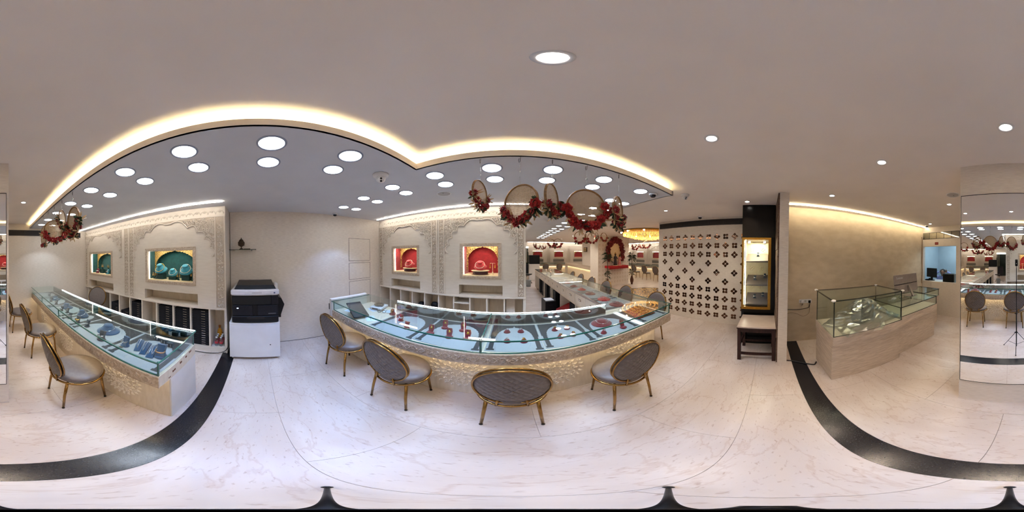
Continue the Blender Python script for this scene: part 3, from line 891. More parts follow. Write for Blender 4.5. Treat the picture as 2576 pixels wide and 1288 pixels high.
for (y0, z0, w_, h_) in ((-1.0, .66, .05, .03), (-1.10, .672, .04, .035), (-1.19, .682, .035, .03), (-1.28, .69, .05, .03), (-.93, .625, .03, .02)):
    pts = [(y0 + w_ * (t + .15 * R.random()), z0 + h_ * R.uniform(0, .25)) for t in (0, .3, .6, .9)] + [(y0 + w_ * t, z0 + h_ * R.uniform(.6, 1)) for t in (1, .7, .4, .1)]
    ch = MB().prism(pts, -.5503, -.5493, mat4((1, 0, 0), (0, 0, 1), (0, 1, 0), (0, 0, 0)))
    obj('chipped_patch', ch, BAREB, lc)
def gpane(name, mb, parent): return obj(name, mb, GLASS, parent)
gpane('glass_top', MB().box(-1.375, YB + .006, ZG - .008, -.775, -.545, ZG), lc)
gpane('glass_front', pane_xy((-.80, YB + .006), (-.80, -.562), ZD + .0005, ZG - .009), lc)
gpane('glass_end', pane_xy((-1.35, -.56), (-.805, -.56), ZD + .0005, ZG - .009), lc)
for y in (-2.15, -3.05): gpane('glass_divider', pane_xy((-1.34, y), (-.81, y), ZD + .0005, ZG - .02), lc)
eg = MB()
for p, q in (((-.775, YB + .01, ZG - .004), (-.775, -.545, ZG - .004)), ((-1.375, -.545, ZG - .004), (-.775, -.545, ZG - .004)), ((-.80, -.56, ZD), (-.80, -.56, ZG - .008)), ((-1.35, -.56, ZD), (-1.35, -.56, ZG - .008)),
             ((-.80, YB + .01, ZD + .003), (-.80, -.56, ZD + .003)), ((-.80, -2.15, ZD), (-.80, -2.15, ZG - .02)), ((-.80, -3.05, ZD), (-.80, -3.05, ZG - .02))): bar(eg, p, q, .005)
obj('glass_edge', eg, GEDGE, lc)
obj('back_panel', MB().box(-1.358, YB + .006, ZD + .0005, -1.352, -.565, ZG - .012), SMOKEM, lc)
obj('case_light_strip', MB().box(-1.374, -3.42, ZG + .0005, -1.362, -.55, ZG + .006), CASE_E, lc)

# --- maroon counter (front) and the aisle counter (right)
FD = [(-2.22, 1.115), (1.93, 1.31), (1.93, 1.93), (-2.22, 1.885)]
def fy(x, a=1.115, b=1.31): return a + (b - a) * (x + 2.22) / 4.15
fc = thing('display_counter', 'wide glass-topped display counter with maroon stands before the red niches', 'counter', (-.1, 1.5, 0))
obj('base', MB().prism([(-2.2, fy(-2.2) + .135), (1.74, fy(1.74) + .135), (1.74, 1.86), (-2.2, 1.86)], .002, ZSL), CREAML, fc)
obj('deck_slab', MB().prism(FD, ZSL, ZD), CREAML, fc)
fa = atan2(1.31 - 1.115, 4.15)
T_FF = Matrix.Translation((-2.22, 1.115, 0)) @ Matrix.Rotation(fa, 4, 'Z') @ mat4((1, 0, 0), (0, -1, 0), (0, 0, 1), (0, 0, 0))
LFF = hypot(4.15, .195)
obj('fascia', MB().box(0, 0, ZSL - .005, LFF, .008, ZD - .006, T_FF), STONE, fc)
fascia_carving(fc, T_FF @ Matrix.Translation((0, .008, 0)), .02, LFF - .02, ZSL, ZD - .01)
obj('fascia_end', MB().box(1.9301, 1.31, ZSL - .005, 1.938, 1.9, ZD - .006), STONE, fc)
T_FB = Matrix.Translation((-2.22, 1.115 + .135, 0)) @ Matrix.Rotation(fa, 4, 'Z') @ mat4((1, 0, 0), (0, -1, 0), (0, 0, 1), (0, 0, 0))
for i, u in enumerate((.95, 1.75, 2.60, 3.42)): medallion(fc, T_FB, u, .36, .22, 40 + i)
obj('under_light', MB().box(.05, -.06, ZSL - .006, LFF - .1, -.045, ZSL - .001, T_FF), UNDER_E, fc)
gpane('glass_top', MB().prism([(-2.22, 1.10), (-.24, fy(-.24) - .012), (-.24, 1.865), (-2.22, 1.845)], ZG - .008, ZG), fc)
gpane('glass_top', MB().prism([(-.232, fy(-.23) - .012), (1.94, 1.298), (1.94, 1.90), (-.232, 1.866)], ZG - .008, ZG), fc)
gpane('glass_front', pane_xy((-2.2, fy(-2.2) + .012), (-.24, fy(-.24) + .012), ZD + .0005, ZG - .009), fc)
gpane('glass_front', pane_xy((-.23, fy(-.23) + .012), (1.92, fy(1.92) + .012), ZD + .0005, ZG - .009), fc)
gpane('glass_end', pane_xy((1.922, 1.325), (1.922, 1.90), ZD + .0005, ZG - .009), fc)
gpane('glass_end', pane_xy((-2.2, 1.14), (-2.2, 1.85), ZD + .0005, ZG - .009), fc)
gpane('glass_divider', pane_xy((-.236, 1.225), (-.236, 1.855), ZD + .0005, ZG - .009, .014), fc)
eg = MB()
for p, q in (((-2.22, 1.10, ZG - .004), (1.94, 1.298, ZG - .004)), ((-2.2, fy(-2.2) + .012, ZD + .003), (1.92, fy(1.92) + .012, ZD + .003)), ((-.236, 1.20, ZG - .004), (-.236, 1.866, ZG - .004)),
             ((-.236, fy(-.236) + .008, ZD), (-.236, fy(-.236) + .008, ZG)), ((-.244, fy(-.236) + .008, ZD), (-.244, fy(-.236) + .008, ZG)), ((-2.2, 1.128, ZD), (-2.2, 1.128, ZG)), ((1.922, 1.324, ZD), (1.922, 1.324, ZG)), ((1.94, 1.298, ZG - .004), (1.94, 1.9, ZG - .004)), ((-2.22, 1.1, ZG - .004), (-2.22, 1.84, ZG - .004))): bar(eg, p, q, .005)
obj('glass_edge', eg, GEDGE, fc)
obj('back_panel', MB().prism([(-1.58, 1.849), (1.22, 1.872), (1.22, 1.878), (-1.58, 1.855)], ZD + .0005, ZG - .012), SMOKEM, fc)
obj('case_light_strip', MB().prism([(-1.58, 1.852), (1.22, 1.880), (1.22, 1.892), (-1.58, 1.864)], ZG + .0005, ZG + .006), CASE_E, fc)
obj('deck_glow_strip', MB().box(1.345, 1.30, ZD + .0004, 1.40, 1.86, ZD + .004), emis('deck_glow', (.85, .94, 1), 1.6), fc)  # pale glowing strip laid across the deck
# flap post at the wall end
gp = thing('gate_post', 'white narrow flap post between the maroon counter and the papered wall', 'post', (-2.27, 1.14, 0))
obj('post', MB().cbox(-2.30, 1.10, .002, -2.236, 1.80, .905, .006), WHITE, gp)
obj('hinge', MB().box(-2.306, 1.12, .70, -2.3005, 1.15, .80), BLACK, gp)
obj('latch', MB().box(-2.31, 1.094, .72, -2.29, 1.0995, .82), BLACK, gp)

rc = thing('display_counter', 'long aisle display counter with drawers on its staff side', 'counter', (1.53, 4.6, 0))
Y0, Y1 = 1.935, 7.4
def lx(y): return 1.16 - .02 * (y - 2)      # staff side edge
obj('base', MB().prism([(lx(Y0) + .34, Y0), (1.80, Y0), (1.80, Y1), (lx(Y1) + .34, Y1)], .002, ZSL), CREAML, rc)
obj('deck_slab', MB().prism([(lx(Y0) + .012, Y0), (1.94, Y0), (1.94, Y1), (lx(Y1) + .012, Y1)], ZSL, ZD), CREAML, rc)
obj('glass_top', MB().prism([(lx(1.905), 1.905), (1.95, 1.905), (1.95, Y1), (lx(Y1), Y1)], ZG - .008, ZG), GLASS, rc)
gpane('glass_front', pane_xy((1.93, Y0), (1.93, Y1), ZD, ZG - .009), rc)
obj('staff_rail', MB().prism([(lx(1.905) - .004, 1.905), (lx(1.905) + .02, 1.905), (lx(Y1) + .02, Y1), (lx(Y1) - .004, Y1)], ZG - .022, ZG + .002), SILVER, rc)
obj('under_light', MB().box(1.84, Y0, ZSL - .006, 1.855, Y1, ZSL - .001), UNDER_E, rc)
ydiv = [1.95, 2.38, 2.80, 3.25, 3.70, 4.15, 4.60, 5.05, 5.55, 6.05, 6.55, 7.0, 7.38]
for i in range(len(ydiv) - 1):
    a, b = ydiv[i] + .006, ydiv[i + 1] - .006
    d = obj('drawer', MB().prism([(lx(a), a), (lx(a) + .02, a), (lx(b) + .02, b), (lx(b), b)], .655, ZG - .026), CARVE, rc)
    yc = (a + b) / 2; x = lx(yc)
    hm = MB(); hm.box(x - .006, yc - .05, .75, x - .001, yc + .05, .785); hh = obj('label_holder', hm, GOLD, d)
    obj('label_card', MB().box(x - .0075, yc - .042, .757, x - .0062, yc + .042, .778), OFFWHITE, d)
for i, y in enumerate(ydiv):
    if i % 2 == 0 or i in (1, 11): obj('upright', MB().box(lx(y) + .005, y - .011, .05, 1.50, y + .011, .65), CARVE, rc)
obj('plinth', MB().prism([(lx(Y0) + .06, Y0), (1.5, Y0), (1.5, Y1), (lx(Y1) + .06, Y1)], .002, .05), DARKWOOD, rc)
gl2 = MB(); bar(gl2, (1.95, 1.91, ZG - .004), (1.95, Y1, ZG - .004), .005); obj('glass_edge', gl2, GEDGE, rc)

# black tray stacks
tray_me = MB().cbox(-.13, -.125, 0, .13, .125, .042, .004).mesh('tray'); tray_me.materials.append(BLACKTRAY)
th_me = MB().box(-.003, -.03, .018, .004, .03, .026).mesh('handle'); th_me.materials.append(CHROME)
def tray(x, y, z, rot, label, group, sx=1):
    o = bpy.data.objects.new('jewellery_tray', tray_me); C.objects.link(o)
    o.location = (x, y, z); o.rotation_euler = (0, 0, rot); o.scale = (1, sx, 1)
    tag(o, label, 'tray', group)
    h = bpy.data.objects.new('handle', th_me); C.objects.link(h); h.parent = o; h.location = (.132, .045, 0)
gst = [(-3.105, 4), (-2.78, 11), (-2.46, 8), (-2.14, 14), (-1.815, 4), (-1.485, 15), (-1.163, 15), (-.854, 15)]
for i, (y, n) in enumerate(gst):
    for k in range(n):
        tray(-2.49, y, .101 + k * .0435, 0, 'black tray, %s cubby stack from the back wall, %s from the bottom' % (ORD[i], ORD[k] if k < 14 else 'topmost'), 'black trays stacked in the cubbies', 1.05)
ast = [(3.03, 12, 'fourth'), (4.30, 12, 'third'), (4.75, 12, 'second'), (5.30, 13, 'fifth'), (5.85, 13, 'sixth'), (6.4, 13, 'farthest')]
for i, (y, n, nm) in enumerate(ast):
    for k in range(n):
        tray(lx(y) + .16, y, .052 + k * .0435, pi, 'dark tray, %s nearest pile under the aisle counter, %s from the bottom' % (ORD[i], ORD[k]), 'dark trays under the aisle counter', 1.1)
bx = thing('carton', 'black carton with a white printed label on the aisle floor', 'box', (.93, 4.05, 0), radians(4))
obj('carton_body', MB().cbox(-.14, -.2, .002, .14, .2, .40, .006), BLACK, bx, True)
obj('carton_label', MB().box(-.11, -.12, .4002, .11, .14, .402), OFFWHITE, bx, True)
obj('carton_handle', MB().box(-.05, -.2012, .28, .05, -.2003, .31), DARKGREY, bx, True)
rb = MB()
rb.add([(1.0, 3.25, .05), (1.35, 3.25, .05), (1.35, 3.68, .05), (1.0, 3.68, .05), (1.04, 3.3, .30), (1.33, 3.3, .42), (1.33, 3.64, .40), (1.02, 3.64, .27)], [(0, 3, 2, 1), (4, 5, 6, 7), (0, 1, 5, 4), (1, 2, 6, 5), (2, 3, 7, 6), (3, 0, 4, 7)])
tag(obj('cloth_bag', rb, M_('red_cloth', srgb(150, 20, 34), .8, col2=srgb(128, 12, 26), scale=20)), 'slumped red cloth bag under the aisle counter drawers', 'bag')

# ================================================================== DISPLAY MATS
def display_mat(cx, cy, wd, dp, rot, label, grp):
    t = thing('display_mat', label, 'mat', (cx, cy, ZD + .0006), rot, grp)
    obj('cloth', MB().box(-wd / 2 + .002, -dp / 2, 0, wd / 2 - .002, dp / 2, .0025), MATG, t, True)
    poly, ap = spandrel_poly(0, wd - .03, -.02, dp / 2 - .01, wd / 2 - .075, dp / 2 - .06, ths=(0, 12, 24, 36, 48, 60, 74, 90), sag=.16, tip=.05, seg=4)
    m = MB(); m.prism(poly, .0026, .0034)
    for s in (-1, 1):
        x = s * (wd / 2 - .045)
        m.prism([(x - .02, -.02), (x - .02, -dp / 2 + .05), (x - .032, -dp / 2 + .045), (x - .032, -dp / 2 + .02), (x + .032, -dp / 2 + .02), (x + .032, -dp / 2 + .045), (x + .02, -dp / 2 + .05), (x + .02, -.02)], .0026, .0034)
    obj('arch_print', m, MATD, t, True)
fm = [(-1.46, -.87), (-.87, -.25), (-.222, .27), (.27, .76), (.76, 1.33), (1.41, 1.90)]
for i, (a, b) in enumerate(fm):
    c = (a + b) / 2
    display_mat(c, (fy(c) + .03 + 1.845) / 2, b - a, 1.84 - fy(c) - .035, 0, 'grey cloth mat with charcoal arch print in the maroon counter, %s from the left' % ORD[i], 'printed mats in the maroon counter')
lm_ = [(-1.10, -.57), (-1.79, -1.10), (-2.14, -1.79), (-2.75, -2.16), (-3.38, -2.75), (-3.98, -3.38)]
for i, (a, b) in enumerate(lm_):
    display_mat(-1.076, (a + b) / 2, b - a, .53, radians(90), 'grey cloth mat with charcoal arch print in the blue counter, %s from the near end' % ORD[i], 'printed mats in the blue counter')
for i in range(6):
    display_mat(1.57, 2.3 + .62 * i, .6, .68, radians(90), 'grey cloth mat with charcoal arch print in the aisle counter, %s from the corner' % ORD[i], 'printed mats in the aisle counter')

# ================================================================== JEWELLERY STANDS
ZM = ZD + .0042
def neck_bust(loc, rz, vel, neck, label, s=1.0, tilt=28, grp=None, metal=SILVER, dense=10):
    t = thing('necklace_bust', label, 'jewellery stand', loc, rz, grp)
    TB = Matrix.Rotation(radians(tilt), 4, 'X')
    prof = [(.001, .0), (.085, .0), (.098, .006), (.09, .022), (.066, .05), (.045, .078), (.038, .10), (.041, .108), (.036, .112), (.001, .112)]
    prof = [(r * s, z * s) for r, z in prof]
    zoff = .098 * s * sin(radians(tilt))
    TT = Matrix.Translation((0, 0, zoff)) @ TB
    m = MB(); m.lathe(prof, 28, TT, sx=1.12); m.lathe([(.001, 0), (.05 * s, 0), (.05 * s, zoff), (.001, zoff + .002)], 16)
    obj('bust', m, vel, t, True)
    n = 26; pts = []
    for k in range(n):
        a = 2 * pi * k / n
        dz = .066 + .03 * cos(a + pi / 2 + pi)   # low in front
        r_ = .058 + .5 * (.078 - dz) + .006
        pts.append((r_ * s * cos(a) * 1.12, r_ * s * sin(a), dz * s))
    m = MB()
    for p in pts: m.ball(p, .0055 * s, n=8, m=5, M=TT)
    m.tube(pts, .0032 * s, 6, True, TT)
    obj('necklace', m, neck, t, True)
    return t
def flat_bust(loc, rz, vel, neck, label, r=.12, h=.075, grp=None):
    t = thing('necklace_pad', label, 'jewellery stand', loc, rz, grp)
    m = MB(); m.lathe([(.001, 0), (r, 0), (r, .006), (r * .8, .018), (r * .5, h * .55), (r * .4, h * .9), (r * .38, h), (.001, h)], 32, sy=.92)
    obj('pad', m, vel, t, True)
    m = MB(); pts = [(r * .6 * cos(2 * pi * k / 36), r * .58 * sin(2 * pi * k / 36) - r * .08, .03 + .022 * (1 + sin(2 * pi * k / 36)) * .5) for k in range(36)]
    for p in pts: m.ball(p, .0045, n=6, m=4)
    m.tube(pts, .003, 5, True); obj('necklace', m, neck, t, True)
    return t
def ring_cone(loc, label, gold, grp, s=1.0):
    t = thing('ring_stand', label, 'ring stand', loc, R.uniform(-.4, .4), grp)
    m = MB(); m.lathe([(.001, 0), (.030 * s, 0), (.031 * s, .006), (.024 * s, .018), (.015 * s, .034), (.008 * s, .046), (.001, .048)], 20, sx=1.15); obj('cone', m, REDV, t, True)
    m = MB(); m.tube([(.012 * s * cos(2 * pi * k / 16), .012 * s * sin(2 * pi * k / 16), .040 * s + .004 * sin(2 * pi * k / 16)) for k in range(16)], .0024, 6, True)
    m.ball((0, -.013 * s, .044 * s), .008 * s, .007 * s, .008 * s, 8, 6)
    for k in range(6): m.ball((.009 * s * cos(k), -.013 * s, .044 * s + .009 * s * sin(k)), .0035, n=6, m=4)
    obj('ring', m, gold, t, True)
def pendant_stand(loc, label, grp, vel=REDV, star=False):
    t = thing('pendant_stand', label, 'pendant stand', loc, R.uniform(-.15, .15), grp)
    m = MB(); m.lathe([(.001, 0), (.036, 0), (.037, .008), (.030, .015), (.001, .016)], 20, sx=1.1)
    TT = Matrix.Translation((0, .012, .012)) @ Matrix.Rotation(radians(-22), 4, 'X')
    m.prism([(-.022, 0), (.022, 0), (.031, .05), (.022, .085), (-.022, .085), (-.031, .05)], -.006, .006, TT @ mat4((1, 0, 0), (0, 0, 1), (0, 1, 0), (0, 0, 0)))
    obj('slab', m, vel, t, True)
    m = MB()
    if star:
        for k in range(5): m.ball((.010 * cos(k * 1.257 + .3), -.009, .048 + .010 * sin(k * 1.257 + .3)), .005, n=8, m=5, M=TT)
    m.lathe([(.001, 0), (.013, 0), (.014, .0015), (.013, .003), (.001, .004)], 18, TT @ Matrix.Translation((0, -.007, .048)) @ Matrix.Rotation(radians(90), 4, 'X'))
    m.tube([(0, -.009, .06), (-.004, -.009, .075), (0, -.008, .086), (.004, -.009, .075), (0, -.009, .06)], .0014, 5, M=TT)
    obj('pendant', m, BRIGHTGOLD, t, True)
def cuff_stand(loc, rz, vel, met, label, grp=None, s=1.0):
    t = thing('bangle_stand', label, 'bangle stand', loc, rz, grp)
    m = MB(); m.lathe([(.001, 0), (.034 * s, 0), (.035 * s, .007 * s), (.001, .012 * s)], 18, sx=1.2)
    m.prism([(-.028 * s, 0), (.028 * s, 0), (.020 * s, .04 * s), (.026 * s, .085 * s), (-.026 * s, .085 * s), (-.020 * s, .04 * s)], -.014 * s, .014 * s, Matrix.Translation((0, 0, .006)) @ Matrix.Rotation(radians(-18), 4, 'X') @ mat4((1, 0, 0), (0, 0, 1), (0, 1, 0), (0, 0, 0)))
    obj('stand', m, vel, t, True)
    m = MB()
    for q in range(3): m.tube([(.027 * s * cos(2 * pi * k / 20), .02 * s * sin(2 * pi * k / 20) - .01, .045 * s + q * .005) for k in range(20)], .003, 6, True)
    for k in range(10): m.ball((.03 * s * cos(2 * pi * k / 10), .023 * s * sin(2 * pi * k / 10) - .01, .05 * s), .005, n=6, m=4)
    obj('bangle', m, met, t, True)
def ramp_pad(loc, rz, vel, met, label, grp=None, L=.22, rows=1, W=.05):
    t = thing('bracelet_pad', label, 'bracelet pad', loc, rz, grp)
    def f(u, v):
        y = (u - .5) * L; h = .055 * sin(pi * min(1, max(0, u))) ** .8
        a = pi * v
        return (W / 2 * cos(a), y, .004 + h * (.35 + .65 * sin(a)))
    m = MB(); m.grid(f, 16, 9)
    m.add([(W / 2, -L / 2, 0), (-W / 2, -L / 2, 0), (-W / 2, L / 2, 0), (W / 2, L / 2, 0)], [(0, 1, 2, 3)])
    obj('pad', m, vel, t, True)
    m = MB()
    for q in range(rows):
        off = (q - (rows - 1) / 2) * W * .5
        for sgn in (-1, 1):
            pts = []
            for k in range(18):
                u = .12 + .76 * k / 17; y = (u - .5) * L
                h = .055 * sin(pi * u) ** .8
                x = off + sgn * W * .17 * sin(pi * k / 17) ** .6
                a = math.acos(max(-1, min(1, x / (W / 2))))
                pts.append((x, y, .004 + h * (.35 + .65 * sin(a)) + .003))
            for p in pts: m.ball(p, .0036, n=6, m=4)
            m.tube(pts, .002, 5)
    obj('bracelet', m, met, t, True)

# blue counter
flat_bust((-1.11, -1.427, ZM), radians(90), BLUEV, SILVER, 'wide blue necklace pad with a silver beaded necklace in the blue counter', .135, .085)
neck_bust((-1.118, -2.03, ZM), radians(90), BLUEV, SILVER, 'tall blue neck form with a thin silver necklace in the blue counter', .9, 4)
flat_bust((-1.10, -2.56, ZM), radians(90), BLUEV, SILVER, 'blue necklace pad with a looped silver chain past the glass divider', .12, .075)
flat_bust((-1.12, -3.2, ZM), radians(90), BLUEV, SILVER, 'farther blue necklace pad near the back wall end of the blue counter', .12, .07)
cuff_stand((-.948, -1.854, ZM), radians(100), NAVYV, BRIGHTGOLD, 'dark velvet stand with a thin gold chain bracelet beside the tall neck form')
cuff_stand((-.985, -1.68, ZM), radians(80), NAVYV, SILVER, 'dark velvet stand holding silver hair pins near the tall neck form')
cuff_stand((-.915, -1.29, ZM), radians(100), NAVYV, SILVER, 'dark velvet stand with a slim silver band before the wide necklace pad', s=1.15)
cuff_stand((-1.0, -1.05, ZM), radians(85), BLUEV, SILVER, 'blue velvet stand with a slim band left of the bracelet pads', s=1.1)
ramp_pad((-1.085, -.955, ZM), radians(118), BLUEV, SILVER, 'blue arched pad with an oval diamond bracelet, leftmost of three')
ramp_pad((-1.075, -.875, ZM), radians(112), BLUEV, SILVER, 'blue arched pad with a beaded diamond bracelet, middle of three')
ramp_pad((-1.065, -.79, ZM), radians(108), BLUEV, SILVER, 'blue arched pad with two twisted bracelets, rightmost of three', rows=2, W=.06)
cuff_stand((-1.03, -.695, ZM), radians(95), BLUEV, M_('rose_gold', srgb(224, 178, 150), .25, 1), 'blue velvet stand with a wide rose gold cuff at the near end', s=1.35)
for i, (x, y) in enumerate([(-1.0, -2.30), (-.95, -2.42), (-.93, -2.05), (-1.02, -2.85), (-.98, -3.05), (-1.1, -3.55)]):
    cuff_stand((x, y, ZM), radians(90 + 10 * (i % 3)), NAVYV, SILVER, 'small dark bangle stand, %s from the near end among the far blue pads' % ORD[i], 'dark bangle stands in the blue counter', .9)
for i, (x, y) in enumerate([(-1.25, -.80), (-1.22, -.72), (-1.28, -.90)]):
    t_ = thing('earring_card', 'small dark earring block by the mirrored counter back, %s from near end' % ORD[2 - i], 'earring stand', (x, y, ZM))
    obj('block', MB().cbox(-.02, -.03, 0, .02, .03, .05, .004), NAVYV, t_, True)
    for s in (-.014, .014): obj('earring', MB().ball((.022, s, .035), .005, n=8, m=5).ball((.022, s, .02), .006, .004, .009, 8, 5), SILVER, t_, True)

# maroon counter
t_ = thing('earring_bust', 'maroon stand with a pair of upright gold drop earrings beside the weighing scale', 'earring stand', (-1.50, 1.66, ZM))
m = MB(); m.lathe([(.001, 0), (.045, 0), (.046, .008), (.034, .02), (.022, .045), (.018, .08), (.001, .085)], 20, sx=1.2); obj('stand', m, REDV, t_, True)
for s in (-.014, .014): obj('earring', MB().tube([(s * .6, -.03, .03), (s, -.026, .055), (s * 1.2, -.02, .08)], [.006, .005, .002], 8), BRIGHTGOLD, t_, True)
cuff_stand((-1.27, 1.55, ZM), 0, REDV, SILVER, 'maroon stand with a thick silver bangle behind the nearer bangle', s=.95)
cuff_stand((-1.07, 1.40, ZM), 0, REDV, M_('two_tone_metal', srgb(220, 204, 160), .2, 1), 'maroon stand with a thick two-tone bangle nearer the customer edge', s=.95)
for (x, y, lab, st) in ((-.79, 1.43, 'maroon pendant slab with a round gold pendant, leftmost of five', False), (-.71, 1.61, 'maroon pendant slab with a round gold pendant, rear left of five', False), (-.585, 1.42, 'maroon pendant slab with an oval gold pendant, front middle of five', False),
                        (-.505, 1.61, 'maroon pendant slab with a gold dragonfly pendant, rear right of five', True), (-.41, 1.44, 'maroon pendant slab with a plain gold pendant beside the green glass joint', False)):
    pendant_stand((x, y, ZM), lab, 'maroon pendant stands', star=st)
for i, (x, y, lab, g_) in enumerate(((-.05, 1.645, 'maroon ring cone with a silver ring, rear left of the first four', SILVER), (.09, 1.65, 'maroon ring cone with a silver ring, rear right of the first four', SILVER), (-.045, 1.435, 'maroon ring cone with a silver ring, front left of the first four', SILVER), (.106, 1.43, 'maroon ring cone with a gold ring, front right of the first four', BRIGHTGOLD),
                            (.445, 1.64, 'maroon ring cone with a gold ring, rear left of the second four', BRIGHTGOLD), (.58, 1.64, 'maroon ring cone with a gold ring, rear right of the second four', BRIGHTGOLD), (.452, 1.46, 'maroon ring cone with a gold ring, front left of the second four', BRIGHTGOLD), (.585, 1.47, 'maroon ring cone with a gold ring, front right of the second four', BRIGHTGOLD),
                            (.88, 1.38, 'maroon ring cone with a large ring in front of the maroon necklace pad', SILVER))):
    ring_cone((x, y, ZM), lab, g_, 'maroon ring cones')
flat_bust((1.0, 1.62, ZM), 0, REDV, SILVER, 'round maroon necklace pad with a fine white necklace in the maroon counter', .125, .05)
pendant_stand((1.135, 1.38, ZM), 'dark maroon stand with a gold piece beside the pale strip at the corner', 'maroon pendant stands', star=True)
for i, (x, y) in enumerate([(1.62, 1.50), (1.64, 1.585), (1.66, 1.67), (1.67, 1.755)]):
    ramp_pad((x, y, ZM), radians(90), REDV, BRIGHTGOLD, 'maroon pad loaded with gold chains, %s from the customer edge' % ORD[i], 'gold bracelet pads at the corner', .34, 3, .08)
for i, (x, y, r_) in enumerate([(1.62, 2.16, .13), (1.62, 2.55, .13), (1.6, 3.05, .12), (1.6, 3.5, .11), (1.58, 3.95, .11), (1.58, 4.5, .11)]):
    flat_bust((x, y, ZM), radians(90), CORALV if i % 2 else REDV, SILVER, 'red necklace pad in the aisle counter, %s from the corner' % ORD[i], r_, .045, 'red necklace pads in the aisle counter')
# papers, tablet and scale at the wall end
tb = thing('tablet', 'black tablet leaning inside the wall end of the maroon counter', 'tablet', (-1.80, 1.28, ZD + .02), radians(-12))
Tt = Matrix.Rotation(radians(24), 4, 'Y')
obj('tablet_body', MB().cbox(-.17, -.11, .0, .15, .11, .012, .004, Matrix.Translation((0, 0, .065)) @ Tt), BLACK, tb, True)
obj('screen', MB().box(-.155, -.098, .0121, .135, .098, .0128, Matrix.Translation((0, 0, .065)) @ Tt), M_('dark_screen', srgb(8, 10, 18), .4), tb, True)
obj('support', MB().box(-.15, -.05, -.018, -.12, .05, .10), BLACK, tb, True)
for i, (x, y, a, lab) in enumerate([(-2.02, 1.32, .3, 'pale blue paper sheet leaning at the wall end of the maroon counter'), (-1.86, 1.62, -.2, 'white paper sheet lying under the scale'), (-1.62, 1.72, .5, 'white receipt lying beside the scale'), (-1.60, 1.34, -.5, 'white paper under the tablet edge')]):
    p = thing('paper_sheet', lab, 'paper', (x, y, ZD + .0008 + .0012 * i), a)
    obj('sheet', MB().box(-.09, -.06, 0, .09, .06, .0008), PAPER, p, True)
    obj('printed_lines', MB().box(-.07, -.004, .0008, .05, .002, .001).box(-.07, .02, .0008, .03, .026, .001), M_('ink_grey', srgb(90, 96, 110), .8) if 'ink_grey' not in bpy.data.materials else bpy.data.materials['ink_grey'], p, True)
ws = thing('weighing_scale', 'white weighing scale with a steel pan at the wall end of the maroon counter', 'scale', (-1.84, 1.72, ZD + .008), radians(15))
obj('scale_body', MB().cbox(-.10, -.12, 0, .10, .12, .045, .01), OFFWHITE, ws, True)
obj('pan', MB().lathe([(.001, .05), (.05, .052), (.075, .062), (.078, .066), (.05, .056), (.001, .054)], 24), CHROME, ws, True)
obj('pan_post', MB().lathe([(.02, .044), (.02, .052)], 12), OFFWHITE, ws, True)
obj('display', MB().box(-.05, -.1215, .012, .05, -.1203, .034), BLACK, ws, True)
sg = thing('sunglasses', 'dark spectacles lying beside the scale on the printed mat', 'spectacles', (-1.66, 1.60, ZD + .012), .6)
m = MB()
for s in (-.034, .034): m.tube([(s + .026 * cos(2 * pi * k / 16), .0, .012 + .018 * sin(2 * pi * k / 16)) for k in range(16)], .003, 6, True)
m.tube([(-.008, 0, .015), (.008, 0, .015)], .002, 6)
obj('front_frame', m, BLACK, sg, True)
m = MB()
for s in (-1, 1): m.tube([(s * .06, 0, .018), (s * .064, .05, .018), (s * .06, .11, .006)], .0022, 6)
obj('temples', m, BLACK, sg, True)
# ================================================================== NICHE DISPLAYS
ZF = 1.2475
def pedestal(x, y, z, label):
    t = thing('display_pedestal', label, 'pedestal', (x, y, z))
    m = MB(); m.lathe([(.001, 0), (.125, 0), (.13, .006), (.13, .055), (.125, .058), (.001, .058)], 32, sy=.75); obj('drum', m, M_('dark_maroon_lacquer', srgb(60, 10, 16), .35) if 'dark_maroon_lacquer' not in bpy.data.materials else bpy.data.materials['dark_maroon_lacquer'], t, True)
    m = MB(); m.lathe([(.001, .0585), (.15, .0585), (.155, .064), (.15, .072), (.001, .073)], 32, sy=.75); obj('ivory_top', m, IVORY, t, True)
def earring_tree(loc, rz, label, h=.15, arm=.04, mat=BRIGHTGOLD, grp=None):
    t = thing('earring_tree', label, 'earring stand', loc, rz, grp)
    m = MB(); m.lathe([(.001, 0), (.022, 0), (.023, .008), (.012, .014), (.014, .03), (.008, .05), (.004, .055), (.003, h)], 14); m.tube([(-arm, 0, h), (arm, 0, h)], .0028, 6)
    obj('tree', m, IVORY if mat is BRIGHTGOLD else DKTEAL, t, True)
    for s in (-1, 1):
        m = MB(); m.ball((s * arm, -.004, h - .012), .006, n=8, m=5); m.lathe([(.002, 0), (.012, .004), (.014, .018), (.007, .045), (.002, .06)], 12, Matrix.Translation((s * arm, -.004, h - .08)))
        obj('earring', m, mat, t, True)
for i, c in enumerate(FC):
    nm = ('left', 'right')[i]
    pedestal(c + (.04 if i == 0 else -.02), 2.69, ZF, 'round dark pedestal with an ivory top in the %s red niche' % nm)
    neck_bust((c + (.04 if i == 0 else -.02), 2.69, ZF + .075), 0, CORALV, M_('pearl', srgb(238, 224, 196), .3) if i == 0 else bpy.data.materials['pearl'], 'coral bust with an ivory bib necklace in the %s red niche' % nm, 1.0, 26)
earring_tree((FC[1] + .19, 2.68, ZF), 0, 'ivory tree with long gold earrings in the right red niche', .19, .042)
ZFG = 1.2125
